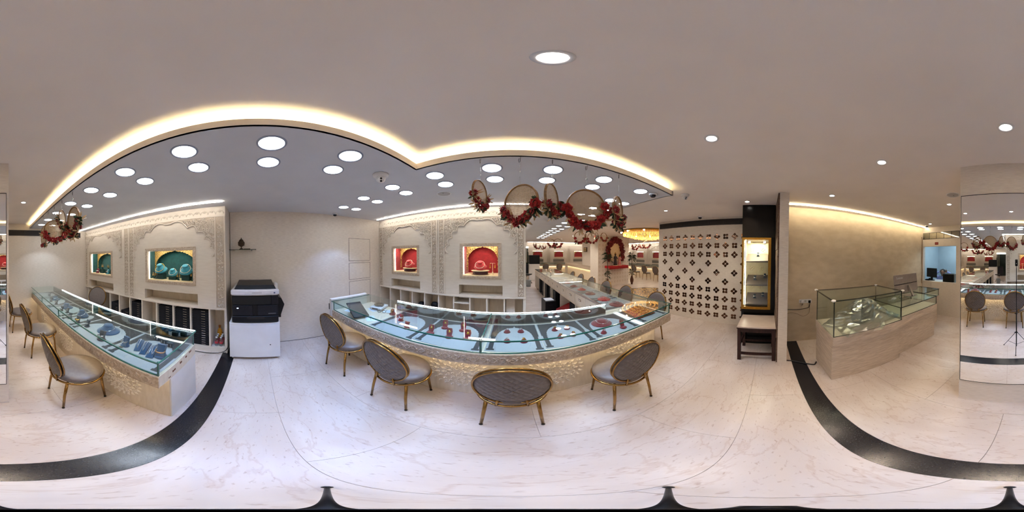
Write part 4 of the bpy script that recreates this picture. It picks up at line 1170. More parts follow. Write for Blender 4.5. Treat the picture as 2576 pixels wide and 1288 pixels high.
for k, (y, s, h, lab) in enumerate([(-1.62, 1.12, .09, 'teal bust with a gold pendant, left in the large teal niche'), (-1.37, .85, .05, 'small teal bust with thick pearl strands, centre of the large teal niche'), (-1.12, 1.12, .08, 'teal bust with a pearl and drop necklace, right in the large teal niche')]):
    b = thing('riser_box', 'dark teal riser box in the large teal niche, %s from the left' % ORD[k], 'riser', (-2.465, y, ZFG))
    obj('box', MB().cbox(-.06, -.07, 0, .06, .07, h, .004), DKTEAL, b, True); obj('lid', MB().cbox(-.063, -.073, h, .063, .073, h + .008, .002), DKTEAL, b, True)
    neck_bust((-2.46, y, ZFG + h + .009), radians(90), TEALV, (bpy.data.materials['pearl'] if k else BRIGHTGOLD), lab, s, 30)
for k, (y, x) in enumerate([(-1.76, -2.44), (-1.70, -2.42), (-1.25, -2.42), (-1.00, -2.42)]):
    earring_tree((x, y, ZFG), radians(90), 'slim stand with gold earrings in the large teal niche, %s from the left' % ORD[k], .13 + .02 * (k % 2), .022, GOLDPAINT)
for k, y in enumerate((-3.42, -3.18, -3.0)):
    b = thing('riser_box', 'dark teal riser box, %s from left in the small teal niche' % ORD[k], 'riser', (-2.49, y, ZFG))
    obj('box', MB().cbox(-.05, -.06, 0, .05, .06, .09, .004), DKTEAL, b, True); obj('lid', MB().cbox(-.053, -.063, .09, .053, .063, .098, .002), DKTEAL, b, True)
    earring_tree((-2.49, y, ZFG + .0985), radians(90), 'slim earring stand on a riser, %s from left in the small teal niche' % ORD[k], .13, .025, GOLDPAINT)
cuff_stand((-2.42, -3.12, ZFG), radians(70), TEALV, SILVER, 'teal bangle stand at the front of the small teal niche', s=1.3)
cuff_stand((-2.40, -3.52, ZFG), radians(110), REDV, SILVER, 'maroon bangle stand at the front of the small teal niche', s=1.3)
# cubby contents
sb = thing('bottle_pack', 'shrink-wrapped pack of small water bottles in the end cubby', 'bottle pack', (-2.47, -.58, .1005))
for i in range(3):
    for j in range(2):
        T_ = Matrix.Translation((-.06 + .065 * i, -.035 + .07 * j, .002))
        bt = obj('bottle', MB().lathe([(.001, 0), (.028, 0), (.03, .008), (.03, .1), (.026, .12), (.012, .14), (.012, .15)], 14, T_), glassm('clear_bottle', (.85, .88, .9), .05, 1.4, extra=.1) if 'clear_bottle' not in bpy.data.materials else bpy.data.materials['clear_bottle'], sb, True)
        obj('cap', MB().lathe([(.001, .17), (.015, .17), (.016, .151), (.001, .151)], 12, T_), OFFWHITE, bt, True)
        obj('bottle_label', MB().lathe([(.0305, .05), (.0305, .09)], 14, T_, cap=False), M_('red_label', srgb(200, 60, 70), .5) if 'red_label' not in bpy.data.materials else bpy.data.materials['red_label'], bt, True)
ob = thing('spray_bottle', 'orange bottle standing behind the water bottles in the end cubby', 'bottle', (-2.57, -.60, .1005))
obj('bottle_body', MB().lathe([(.001, 0), (.04, 0), (.042, .01), (.042, .2), (.03, .24), (.016, .26), (.016, .28)], 18), M_('orange_plastic', srgb(196, 128, 30), .35), ob, True)
obj('cap', MB().lathe([(.02, .28), (.02, .32), (.001, .322)], 14), M_('dark_orange_cap', srgb(150, 84, 20), .4), ob, True)
cp = thing('paper_cup', 'white cup with a black lid in a cubby under the left red niche', 'cup', (-1.62 - .06, 2.70, .0805))
obj('cup', MB().lathe([(.001, 0), (.05, 0), (.065, .5), (.06, .5)], 18), OFFWHITE, cp, True); obj('lid', MB().lathe([(.068, .5), (.068, .52), (.04, .56), (.001, .56)], 18), BLACK, cp, True)
cp2 = thing('black_purse', 'small black pouch in the fourth cubby under the red niches', 'pouch', (-1.38, 2.68, .0805))
obj('pouch', MB().lathe([(.001, 0), (.08, .0), (.09, .1), (.08, .55), (.05, .6), (.001, .6)], 16, sy=.6), BLACK, cp2, True)
def socket(loc, T, label, n, w_):
    t = thing('wall_socket', label, 'socket', loc)
    TT = Matrix.Translation(loc) @ T
    obj('plate', MB().cbox(-w_ / 2, -.006, -.035, w_ / 2, .004, .035, .003, TT), OFFWHITE, t)
    for k in range(n):
        u = -w_ / 2 + w_ * (k + .5) / n
        s_ = obj('outlet', MB().box(u - .024, .0041, -.024, u + .024, .0075, .024, TT), M_('socket_grey', srgb(200, 198, 196), .5) if 'socket_grey' not in bpy.data.materials else bpy.data.materials['socket_grey'], t)
        obj('pin_holes', MB().box(u - .010, .0076, -.008, u - .005, .0082, .0, TT).box(u + .005, .0076, -.008, u + .010, .0082, 0, TT).box(u - .003, .0076, .005, u + .003, .0082, .013, TT), BLACK, s_)
    return t
socket((-.828, 2.855, .81), mat4((1, 0, 0), (0, -1, 0), (0, 0, 1), (0, 0, 0)), 'white triple socket plate in a cubby under the right red niche', 3, .22)

# ================================================================== PHOTOCOPIER
pc = thing('photocopier', 'black and white office photocopier standing on a white cabinet', 'photocopier', (-2.42, -.04, .66))
obj('body', MB().cbox(-2.66, -.335, .661, -2.17, .29, 1.065, .012), BLACK, pc)
obj('paper_tray', MB().cbox(-2.18, -.332, .668, -2.148, .287, .765, .008), BLACK, pc)
obj('tray_grip', MB().box(-2.149, -.13, .725, -2.145, .10, .752), M_('deep_black', srgb(4, 4, 5), .6), pc)
obj('front_door', MB().cbox(-2.18, -.325, .772, -2.152, -.055, .925, .005), DARKGREY, pc)
obj('front_door', MB().cbox(-2.18, .005, .772, -2.152, .283, .925, .005), DARKGREY, pc)
obj('door_joint', MB().box(-2.18, -.052, .772, -2.156, .002, .925), BLACK, pc)
obj('output_slot', MB().box(-2.171, -.32, .935, -2.1655, .19, 1.055), M_('deep_black2', srgb(3, 3, 4), .7), pc)
obj('side_column', MB().cbox(-2.19, .195, .932, -2.152, .29, 1.062, .005), DARKGREY, pc)
sc_ = obj('scanner', MB().cbox(-2.68, -.345, 1.066, -2.135, .30, 1.15, .018), OFFWHITE, pc)
pan = obj('control_panel', MB().add([(-2.133, -.16, 1.085), (-2.133, .285, 1.085), (-2.15, .285, 1.149), (-2.15, -.16, 1.149), (-2.16, -.16, 1.085), (-2.16, .285, 1.085), (-2.16, .285, 1.15), (-2.16, -.16, 1.15)], [(0, 1, 2, 3), (4, 7, 6, 5), (0, 4, 5, 1), (3, 2, 6, 7), (0, 3, 7, 4), (1, 5, 6, 2)]), M_('panel_grey', srgb(196, 196, 202), .4), pc)
T_P = mat4((0, 1, 0), (-.26, 0, .966), (.966, 0, .26), (-2.1405, 0, 1.117))
obj('lcd', MB().box(-.065, -.014, 0, .07, .014, .003, T_P), M_('lcd_dark', srgb(60, 64, 66), .2), pan)
for i in range(6): obj('button', MB().lathe([(.008, 0), (.008, .004), (.001, .0045)], 12, T_P @ Matrix.Translation((-.14 + .02 * (i % 3), -.01 + .018 * (i // 3), 0))), OFFWHITE, pan)
for i in range(12): obj('button', MB().lathe([(.006, 0), (.006, .004), (.001, .0045)], 10, T_P @ Matrix.Translation((.135 + .02 * (i % 4), -.016 + .015 * (i // 4), 0))), OFFWHITE, pan)
obj('dial', MB().lathe([(.013, 0), (.013, .004), (.001, .0048)], 16, T_P @ Matrix.Translation((.1, 0, 0))), OFFWHITE, pan)
obj('start_button', MB().lathe([(.012, 0), (.012, .004), (.001, .005)], 14, T_P @ Matrix.Translation((.235, -.012, 0))), M_('blue_button', srgb(70, 76, 110), .4), pan)
lidm = MB(); lidm.add([(-2.65, -.30, 1.151), (-2.165, -.30, 1.151), (-2.165, .26, 1.151), (-2.65, .26, 1.151), (-2.63, -.28, 1.215), (-2.195, -.27, 1.205), (-2.195, .235, 1.205), (-2.63, .24, 1.215)], [(0, 3, 2, 1), (4, 5, 6, 7), (0, 1, 5, 4), (1, 2, 6, 5), (2, 3, 7, 6), (3, 0, 4, 7)])
obj('lid', lidm, DARKGREY, pc)
obj('bypass_tray', MB().prism([(.29, .70), (.29, 1.02), (.345, .99), (.385, .90), (.335, .745), (.335, .70)], -2.60, -2.25, mat4((0, 1, 0), (0, 0, 1), (1, 0, 0), (0, 0, 0))), BLACK, pc)
obj('side_arm', MB().cbox(-2.66, .27, 1.09, -2.5, .33, 1.17, .012), OFFWHITE, pc)
obj('emblem', MB().lathe([(.011, 0), (.011, .001), (.001, .0012)], 16, mat4((0, 1.3, 0), (0, 0, .8), (1, 0, 0), (-2.1518, -.255, .885))), emis('lit_emblem', (.55, .65, 1), 1.2), pc)
obj('badge', MB().box(-2.1515, .15, .80, -2.151, .25, .808), M_('badge_grey', srgb(120, 124, 130), .4), pc)
cb = thing('copier_cabinet', 'white laminate cabinet on small castors under the photocopier', 'cabinet', (-2.42, -.04, 0))
obj('carcass', MB().cbox(-2.68, -.375, .05, -2.175, .305, .655, .004), WHITE, cb)
dr = obj('door', MB().cbox(-2.174, -.372, .055, -2.155, .302, .63, .003), WHITE, cb)
obj('top_rail', MB().cbox(-2.174, -.372, .634, -2.157, .302, .655, .002), WHITE, cb)
obj('lock', MB().lathe([(.008, 0), (.008, .004), (.001, .005)], 12, mat4((0, 1, 0), (0, 0, 1), (1, 0, 0), (-2.155, .17, .29))), BLACK, dr)
for sx in (-2.62, -2.22):
    for sy in (-.34, .27):
        w_ = obj('castor', MB().lathe([(.001, -.012), (.02, -.012), (.022, -.006), (.022, .006), (.02, .012), (.001, .012)], 16, Matrix.Translation((sx, sy, .023)) @ Matrix.Rotation(radians(90), 4, 'X')), OFFWHITE, cb)
        obj('castor_fork', MB().box(sx - .012, sy - .018, .03, sx + .012, sy + .018, .052), CHROME, w_)
def cable(name, pts, r, label, mat=CORDM, cat='cable', n=8):
    # smooth through points
    P = [Vector(p) for p in pts]; out = []
    for i in range(len(P) - 1):
        p0, p1, p2, p3 = P[max(i - 1, 0)], P[i], P[i + 1], P[min(i + 2, len(P) - 1)]
        for k in range(8):
            t = k / 8
            out.append(.5 * ((2 * p1) + (p2 - p0) * t + (2 * p0 - 5 * p1 + 4 * p2 - p3) * t * t + (3 * p1 - p0 - 3 * p2 + p3) * t ** 3))
    out.append(P[-1])
    return tag(obj(name, MB().tube(out, r, n), mat), label, cat)
cable('power_cable', [(-2.30, -.42, .30), (-2.28, -.415, .18), (-2.27, -.47, .075), (-2.27, -.62, .02), (-2.27, -.8, .008), (-2.28, -1.0, .007)], .006, 'black cable drooping from the photocopier to the wall cubbies')

# glass shelf with a bronze lantern
gs = thing('wall_shelf', 'narrow glass shelf on the wall above the photocopier', 'shelf', (-2.65, -.21, 1.70))
obj('shelf_glass', MB().box(-2.719, -.425, 1.70, -2.56, .0, 1.708), GLASS, gs)
e = MB(); bar(e, (-2.56, -.425, 1.704), (-2.56, 0, 1.704), .004); bar(e, (-2.719, 0, 1.704), (-2.56, 0, 1.704), .004); obj('shelf_edge', e, DEDGE, gs)
for y in (-.36, -.07): obj('bracket', MB().box(-2.719, y - .01, 1.685, -2.66, y + .01, 1.6995), CHROME, gs)
ln = thing('incense_lantern', 'pierced bronze egg-shaped lantern on the glass shelf', 'lantern', (-2.63, -.235, 1.7085))
obj('foot', MB().lathe([(.001, 0), (.038, 0), (.036, .006), (.014, .022), (.007, .032), (.009, .042), (.02, .05)], 20), ANTIQUE, ln, True)
m = MB(); m.lathe([(.02, .05), (.042, .062), (.052, .09), (.05, .12), (.036, .14)], 24)
for r_ in range(3):
    for k in range(10):
        a = 2 * pi * (k + .5 * (r_ % 2)) / 10; z = .07 + .022 * r_; q = .050 if r_ else .046
        m.ball((q * cos(a), q * sin(a), z), .008, n=6, m=4)
obj('pierced_bowl', m, ANTIQUE, ln, True)
obj('lantern_lid', MB().lathe([(.038, .139), (.034, .15), (.018, .165), (.006, .172), (.008, .18), (.003, .19), (.001, .197)], 20), ANTIQUE, ln, True)
bk = thing('wooden_block', 'flat dark block lying beside the bronze lantern on the glass shelf', 'block', (-2.64, -.15, 1.7085))
obj('block', MB().cbox(-.03, -.05, 0, .03, .06, .014, .002), ANTIQUE, bk, True); obj('block_tag', MB().box(-.02, .03, .0141, .02, .055, .0148), IVORY, bk, True)

# ================================================================== FLOWER HOOPS
def rose_mesh():
    m = MB()
    for layer, n, r, tilt, z in ((0, 6, .030, 1.15, 0), (1, 5, .023, .75, .006), (2, 4, .016, .4, .012), (3, 3, .009, .12, .018)):
        for k in range(n):
            a = 2 * pi * k / n + layer * .5
            def f(u, v, a=a, r=r, tilt=tilt, z=z):
                w_ = (u - .5) * 1.5 * r * sin(pi * min(1, .25 + .75 * v)) ** .5 * 1.3
                out = r * v * sin(tilt) + r * .25; up = z + r * v * cos(tilt) * 1.1 + .004 * sin(pi * u)
                out -= 1.1 * w_ * w_ / max(r, .001) * .5
                return (out * cos(a) - w_ * sin(a), out * sin(a) + w_ * cos(a), up)
            m.grid(f, 5, 4)
    m.ball((0, 0, .02), .009, n=8, m=5)
    return m.mesh('rose', False)
def spray_mesh(n, l, wd, spread, seed, name):
    rr = random.Random(seed); m = MB()
    for k in range(n):
        a = 2 * pi * k / n + rr.uniform(-.4, .4); e = rr.uniform(.05, spread); ll = l * rr.uniform(.7, 1.2)
        d = Vector((cos(a) * cos(e), sin(a) * cos(e), sin(e))); s_ = d.cross(Vector((0, 0, 1))).normalized(); up = s_.cross(d)
        vs = [(0, 0, 0)]
        for t, w_ in ((.3, .8), (.6, 1.0), (.85, .55)):
            c = d * ll * t + up * (.18 * ll * t * t)
            vs += [tuple(c + s_ * wd * w_), tuple(c + up * wd * .3), tuple(c - s_ * wd * w_)]
        vs.append(tuple(d * ll + up * .1 * ll))
        m.add(vs, [(0, 1, 2), (0, 2, 3), (1, 4, 5, 2), (2, 5, 6, 3), (4, 7, 8, 5), (5, 8, 9, 6), (7, 10, 8), (8, 10, 9)], None, True)
    return m.mesh(name, False)
rose_me = rose_mesh(); rose_me.materials.append(ROSE)
leaf_me = spray_mesh(9, .05, .010, 1.1, 3, 'leaf_spray'); leaf_me.materials.append(LEAF)
dry_me = spray_mesh(7, .065, .008, .9, 5, 'dried_spray'); dry_me.materials.append(DRYLEAF)
RH = .15
ring_me = MB(); ring_me.tube([(RH * cos(2 * pi * k / 48), 0, RH * sin(2 * pi * k / 48)) for k in range(48)], .007, 8, True); ring_me.tube([((RH + .002) * cos(2 * pi * k / 48), .012, (RH + .002) * sin(2 * pi * k / 48)) for k in range(48)], .005, 6, True)
ring_me = ring_me.mesh('ring'); ring_me.materials.append(BAMBOO)
net = MB(); p = -RH + .007
while p < RH:
    h = math.sqrt(max(0, RH * RH - p * p))
    net.add([(p - .0021, .002, -h), (p + .0021, .002, -h), (p + .0021, .002, h), (p - .0021, .002, h)], [(0, 1, 2, 3)])
    net.add([(-h, .0035, p - .0021), (h, .0035, p - .0021), (h, .0035, p + .0021), (-h, .0035, p + .0021)], [(0, 1, 2, 3)])
    p += .0078
net_me = net.mesh('cane_net'); net_me.materials.append(CANE)
def hoop(x, y, zc, r, rz, label, grp, ztop, full=True, a0=-165, a1=-15, nr=8, seed=1, tiltx=0, hook=True):
    rr = random.Random(seed); s = r / RH
    t = thing('flower_hoop', label, 'flower hoop', (x, y, zc), rz, grp)
    t.scale = (s, s, s)
    t.rotation_euler = (tiltx, 0, rz)
    def part(name, me, loc=(0, 0, 0), rot=(0, 0, 0), sc__=1):
        o = bpy.data.objects.new(name, me); C.objects.link(o); o.parent = t
        o.location = loc; o.rotation_euler = rot; o.scale = (sc__,) * 3
        return o
    part('ring', ring_me); 
    if full: part('cane_net', net_me)
    L = (ztop - zc) / s
    m = MB(); m.tube([(0, 0, RH), (0, 0, L - .09 / s if hook else L)], .0008 / s, 5)
    z = RH + .02
    while z < L - .12 / s: m.ball((0, 0, z), .004 / s, n=6, m=4); z += .055
    if rr.random() < .4: m.ball((0, 0, RH + .1), .009 / s, n=10, m=6)
    obj('bead_string', m, BEAD, t, True)
    if hook:
        m = MB(); q = 1 / s
        m.tube([(.0, 0, L), (.004 * q, 0, L - .03 * q), (.0, 0, L - .085 * q), (-.008 * q, 0, L - .09 * q), (-.012 * q, 0, L - .07 * q), (-.008 * q, 0, L - .05 * q)], .0016 * q, 6)
        obj('wire_hook', m, WIRE, t, True)
    for k in range(nr):
        a = radians(a0 + (a1 - a0) * k / max(1, nr - 1)) + rr.uniform(-.06, .06)
        rad = RH * rr.uniform(.9, 1.05)
        base = (rad * cos(a), -.012, rad * sin(a))
        rx_ = radians(90) + rr.uniform(-.35, .35)
        part('rose', rose_me, base, (rx_, rr.uniform(-.5, .5), rr.uniform(-.5, .5)), rr.uniform(1.1, 1.4))
        if k % 2 == 0: part('rose', rose_me, (rad * cos(a) * .95, .018, rad * sin(a) * .95), (-radians(90) + rr.uniform(-.3, .3), 0, 0), rr.uniform(.8, 1.1))
        if full or k % 2:
            b = a + radians(11)
            part('leaf_spray', leaf_me, (RH * 1.02 * cos(b), -.004, RH * 1.02 * sin(b)), (radians(90) + rr.uniform(-.6, .6), rr.uniform(-.6, .6), rr.uniform(0, 6)), rr.uniform(1.2, 1.6))
            part('dried_spray', dry_me, (RH * 1.04 * cos(b - .1), .006, RH * 1.04 * sin(b - .1)), (radians(90) + rr.uniform(-.6, .6), rr.uniform(-.5, .5), rr.uniform(0, 6)), rr.uniform(1.1, 1.5))
    return t
G1 = 'red rose hoops over the maroon counter'; G2 = 'red rose hoops over the blue counter'; G3 = 'far rose hoops in the hall'
ZL = 2.40
hoop(-.22, 1.135, 2.045, .105, radians(74), 'narrow edge-on rose hoop hanging leftmost over the maroon counter', G1, ZL, nr=6, seed=11)
hoop(.055, 1.13, 1.965, .138, radians(-38), 'oval rose hoop with a beige cane disc, second from left over the maroon counter', G1, ZL, seed=12)
hoop(.285, 1.13, 2.005, .118, radians(54), 'small turned rose hoop in the middle of the row over the maroon counter', G1, ZL, nr=7, seed=13, a0=-150, a1=-10)
hoop(.555, 1.135, 1.965, .155, radians(-10), 'largest round rose hoop facing the camera over the maroon counter', G1, ZL, nr=9, seed=14, a0=-175, a1=5)
hoop(.865, 1.135, 1.985, .132, radians(36), 'narrow rose hoop hanging rightmost over the maroon counter', G1, ZL, nr=8, seed=15)
hoop(-.755, -1.57, 2.005, .155, radians(88), 'tall narrow rose hoop nearest the camera over the blue counter', G2, ZL, seed=16)
hoop(-.755, -1.88, 2.10, .11, radians(46), 'small rose hoop second from the camera over the blue counter', G2, ZL, nr=6, seed=17)
hoop(-.755, -2.16, 1.995, .148, radians(165), 'round rose hoop facing the camera over the blue counter', G2, ZL, seed=18)
hoop(-.755, -2.45, 2.03, .11, radians(170), 'rose hoop half hidden behind another over the blue counter', G2, ZL, nr=5, seed=19)
hoop(-.755, -2.75, 1.945, .12, radians(95), 'low edge-on rose hoop farthest over the blue counter', G2, ZL, nr=5, seed=20, a0=-110, a1=-60)
far = [(2.40, 5.45, 2.2, .21, .0), (2.72, 5.6, 2.2, .17, 1.2), (2.92, 5.45, 2.2, .19, -.2), (3.25, 5.7, 2.32, .13, .5), (3.6, 5.7, 2.30, .17, .2),
       (1.95, 8.0, 2.14, .19, .3), (2.12, 8.3, 2.12, .2, -.4), (2.33, 8.1, 2.14, .22, .1), (1.72, 8.6, 2.0, .13, .8), (1.42, 8.9, 2.02, .15, .2), (1.28, 9.1, 2.12, .16, 1.0), (1.78, 9.4, 1.95, .1, .4),
       (6.6, 7.0, 2.08, .2, -.7), (6.75, 6.6, 2.12, .16, -.3), (6.7, 6.2, 2.15, .2, -.8), (6.4, 6.9, 2.14, .14, -.2)]
fn = ['left of the shrine pillar'] * 5 + ['over the far end of the aisle'] * 7 + ['before the hall side wall'] * 4
cn = {}
for i, (x, y, z, r, a) in enumerate(far):
    k = cn.get(fn[i], 0); cn[fn[i]] = k + 1
    hoop(x, y, z, r, a, 'small far rose hoop %s, %s of its cluster' % (fn[i], ORD[k]), G3, ZC if x > 1.7 else ZS, False, nr=6, seed=30 + i, hook=False)

# ================================================================== CEILING FITTINGS
def cctv_turret(x, y, z, aim, label, s=1.0):
    t = thing('security_camera', label, 'security camera', (x, y, z), aim)
    obj('mount', MB().lathe([(.062 * s, 0), (.062 * s, -.012 * s), (.05 * s, -.024 * s), (.04 * s, -.028 * s), (.001, -.03 * s)], 28), OFFWHITE, t, True)
    b = obj('eyeball', MB().ball((0, -.006 * s, -.042 * s), .037 * s, n=20, m=12), OFFWHITE, t, True)
    Tm = Matrix.Translation((0, -.006 * s, -.042 * s)) @ Matrix.Rotation(radians(125), 4, 'X')
    obj('collar', MB().lathe([(.026 * s, .026 * s), (.024 * s, .040 * s), (.02 * s, .041 * s), (.001, .041 * s)], 20, Tm), OFFWHITE, t, True)
    for q in (-1, 1): obj('lens', MB().lathe([(.0085 * s, .041 * s), (.0085 * s, .0435 * s), (.001, .0445 * s)], 14, Tm @ Matrix.Translation((0, q * .011 * s, 0))), BLACK, b, True)
cctv_turret(-1.03, 1.0, ZS, radians(50), 'white twin-lens security camera on the soffit near the cove corner', 1.15)
cctv_turret(1.964, 1.112, ZC, radians(-40), 'white security camera on the main ceiling past the cove end', 1.0)
def dome(x, y, z, label, s=1.0):
    t = thing('dome_camera', label, 'security camera', (x, y, z))
    obj('mount', MB().lathe([(.055 * s, 0), (.055 * s, -.02 * s), (.048 * s, -.026 * s), (.001, -.026 * s)], 24), OFFWHITE, t, True)
    obj('dome', MB().lathe([(.042 * s, -.026 * s), (.038 * s, -.042 * s), (.024 * s, -.056 * s), (.001, -.06 * s)], 20), M_('smoked_dome', srgb(30, 26, 34), .08) if 'smoked_dome' not in bpy.data.materials else bpy.data.materials['smoked_dome'], t, True)
dome(-2.60, 1.38, ZS, 'small dome security camera at the top of the papered wall', .85)
dome(1.475, 1.27, ZS, 'dome security camera on the soffit at the counter corner', .9)
dome(3.30, 1.475, ZC, 'dome security camera above the flower screen', 1.0)
dome(2.42, -3.55, ZC, 'dome security camera above the cashier window', .9)
def speaker(x, y, z, label):
    t = thing('ceiling_speaker', label, 'speaker', (x, y, z))
    obj('rim', MB().lathe([(.075, -.001), (.078, -.008), (.085, -.008), (.088, 0)], 32, cap=False), OFFWHITE, t, True)
    obj('mesh_grille', MB().disc(.076, -.003, 32), M_('speaker_mesh', srgb(176, 172, 172), .6) if 'speaker_mesh' not in bpy.data.materials else bpy.data.materials['speaker_mesh'], t, True)
    obj('badge', MB().box(-.008, -.03, -.0045, .008, -.02, -.0035), DARKGREY, t, True)
speaker(-.793, 1.80, ZS, 'round white ceiling speaker in the soffit before the red niches')
speaker(.901, -1.916, ZC, 'round ceiling speaker beside the mirror column')
def vent(name, label, T, L, h, slat=True, mat=GRILLE, bays=6):
    t = thing(name, label, 'air vent', T.translation)
    fr = MB(); b = .012
    for q in ((0, 0, L, b), (0, h - b, L, h), (0, 0, b, h), (L - b, 0, L, h)): fr.box(q[0], 0, q[1], q[2], .012, q[3], T)
    obj('frame', fr, mat, t)
    obj('backing', MB().box(b, .0008, b, L - b, .002, h - b, T), M_('vent_shadow', srgb(24, 22, 22), .7) if 'vent_shadow' not in bpy.data.materials else bpy.data.materials['vent_shadow'], t)
    n = max(3, int(h / .018))
    for k in range(n):
        z = b + (h - 2 * b) * (k + .5) / n
        obj('slat', MB().box(b, .003, z - .0035, L - b, .009, z + .0035, T), mat, t)
    for k in range(1, bays): obj('divider', MB().box(L * k / bays - .005, .002, b, L * k / bays + .005, .0125, h - b, T), mat, t)
vent('air_vent', 'long dark air vent along the top of the back wall behind the blue counter', mat4((1, 0, 0), (0, 1, 0), (0, 0, 1), (-2.15, YB + .0005, 2.17)), 2.3, .14)
vent('air_vent', 'long dark air vent along the top of the flower screen', mat4((0, 1, 0), (-1, 0, 0), (0, 0, 1), (3.4805, .3, 2.285)), 2.43, .135, bays=7)

# ================================================================== DISPLAY TOWER AND STOOL
tw = thing('display_tower', 'tall black display tower with a lit brass-framed glass case', 'display cabinet', (2.9, .16, 0))
X0, X1, Ya, Yb = 2.67, 3.12, -.118, .43
obj('header', MB().cbox(X0, Ya, 1.90, X1, Yb, ZC - .004, .004), BLACKCAB, tw)
obj('lower_body', MB().cbox(X0 + .004, Ya, .002, X1, Yb, .69, .004), BLACKCAB, tw)
obj('side_post', MB().box(X0, Ya, .69, X1, -.05, 1.90), BLACKCAB, tw)
fr = MB()
for q in ((-.05, .69, .43, .735), (-.05, 1.865, .43, 1.90), (.395, .735, .43, 1.865), (-.05, .735, -.005, 1.865)): fr.box(X0 - .012, q[0], q[1], X0 + .05, q[2], q[3])
obj('brass_frame', fr, BRASSFRAME, tw)
obj('glass_front', MB().box(X0 + .004, -.005, .735, X0 + .009, .395, 1.865), GLASS, tw)
obj('case_top', MB().box(X0 + .05, -.05, 1.862, X1, .43, 1.9), M_('case_grey', srgb(150, 144, 140), .4), tw)
obj('case_floor', MB().box(X0 + .05, -.05, .69, X1, .43, .738), DARKGREY, tw)
obj('rear_panel', MB().box(X1 - .012, -.05, .738, X1, .43, 1.862), IVORY, tw)
for (y, z, d) in ((.30, 1.72, 1), (.10, 1.72, 0), (.20, 1.55, 0), (.30, 1.36, 0), (.12, 1.36, 1), (.2, 1.18, 1), (.3, 1.0, 0), (.12, 1.0, 1), (.2, .85, 0)):
    pm = MB()
    for q in range(4):
        a = q * pi / 2 + (pi / 4 if d else 0)
        pm.lathe([(.001, 0), (.014, 0), (.016, .003), (.012, .005), (.001, .005)], 10, mat4((0, 1, 0), (0, 0, 1), (-1, 0, 0), (X1 - .012, y + .026 * cos(a), z + .026 * sin(a))))
    obj('relief_flower', pm, IVORY, tw)
obj('case_light', MB().box(X0 + .055, .372, .75, X0 + .066, .384, 1.86), emis('tower_led', (1, .88, .66), 14), tw)
for k, y in enumerate((.33, .06)):
    s_ = obj('case_spot', MB().lathe([(.02, 0), (.024, -.05), (.018, -.052), (.001, -.05)], 16, Matrix.Translation((X0 + .16, y, 1.858)) @ Matrix.Rotation(radians(20), 4, 'Y')), OFFWHITE, tw)
lamp('tower_lamp', 'AREA', (X0 + .2, .19, 1.85), 5, (1, .86, .62), tw, size=.3)
for k, z in enumerate((1.49, 1.09, .745)):
    sh = MB(); sh.add([(X0 + .06, -.0, z), (X0 + .06, .38, z), (X1 - .03, .38, z + .13), (X1 - .03, 0, z + .13), (X0 + .06, 0, z + .03), (X0 + .06, .38, z + .014), (X1 - .03, .38, z + .145), (X1 - .03, 0, z + .15)], [(0, 3, 2, 1), (4, 5, 6, 7), (0, 1, 5, 4), (1, 2, 6, 5), (2, 3, 7, 6), (3, 0, 4, 7)])
    obj('sloped_shelf', sh, M_('shelf_taupe', srgb(120, 106, 98), .6) if 'shelf_taupe' not in bpy.data.materials else bpy.data.materials['shelf_taupe'], tw)
for k, (x, y, z, lab) in enumerate(((2.86, .22, 1.14, 'bracelet stand on the middle shelf of the black display tower'), (2.95, .05, 1.17, 'small silver piece at the right of the middle shelf of the display tower'), (2.84, .22, .81, 'bracelet stand on the bottom shelf of the black display tower'), (2.90, .08, .83, 'small silver cube piece on the bottom shelf of the display tower'), (2.95, .18, 1.55, 'dark jewel stand on the top shelf of the black display tower'))):
    cuff_stand((x, y, z + .035), radians(-90), NAVYV, SILVER, lab, s=.8)
stl = thing('side_table', 'dark wooden side table with a pale top before the display tower', 'table', (2.36, .13, 0))
obj('table_top', MB().cbox(2.115, -.125, .578, 2.62, .395, .602, .004), M_('pale_top', srgb(198, 182, 172), .3, col2=srgb(188, 170, 160), scale=6), stl)
obj('top_edge', MB().box(2.113, -.127, .566, 2.622, .397, .5775), DARKWOOD, stl)
for sx, sy in ((0, 0), (0, 1), (1, 0), (1, 1)):
    x = 2.125 + sx * .44; y = -.118 + sy * .455
    m = MB(); m.add([(x - .0 , y, .002), (x + .045, y, .002), (x + .045, y + .045, .002), (x, y + .045, .002), (x + .012, y + .008, .566), (x + .057, y + .008, .566), (x + .057, y + .053, .566), (x + .012, y + .053, .566)], [(0, 3, 2, 1), (4, 5, 6, 7), (0, 1, 5, 4), (1, 2, 6, 5), (2, 3, 7, 6), (3, 0, 4, 7)])
    obj('leg', m, DARKWOOD, stl)
for (a, b, c, d) in ((2.14, -.08, 2.165, .35), (2.58, -.08, 2.60, .35)):
    obj('stretcher', MB().box(a, b, .10, c, d, .14), DARKWOOD, stl)
for y in (-.10, .36): obj('stretcher', MB().box(2.16, y, .20, 2.58, y + .025, .24), DARKWOOD, stl)
for y in (-.10, .36): obj('apron', MB().box(2.16, y, .50, 2.58, y + .02, .565), DARKWOOD, stl)
obj('apron', MB().box(2.145, -.08, .50, 2.165, .35, .565), DARKWOOD, stl)

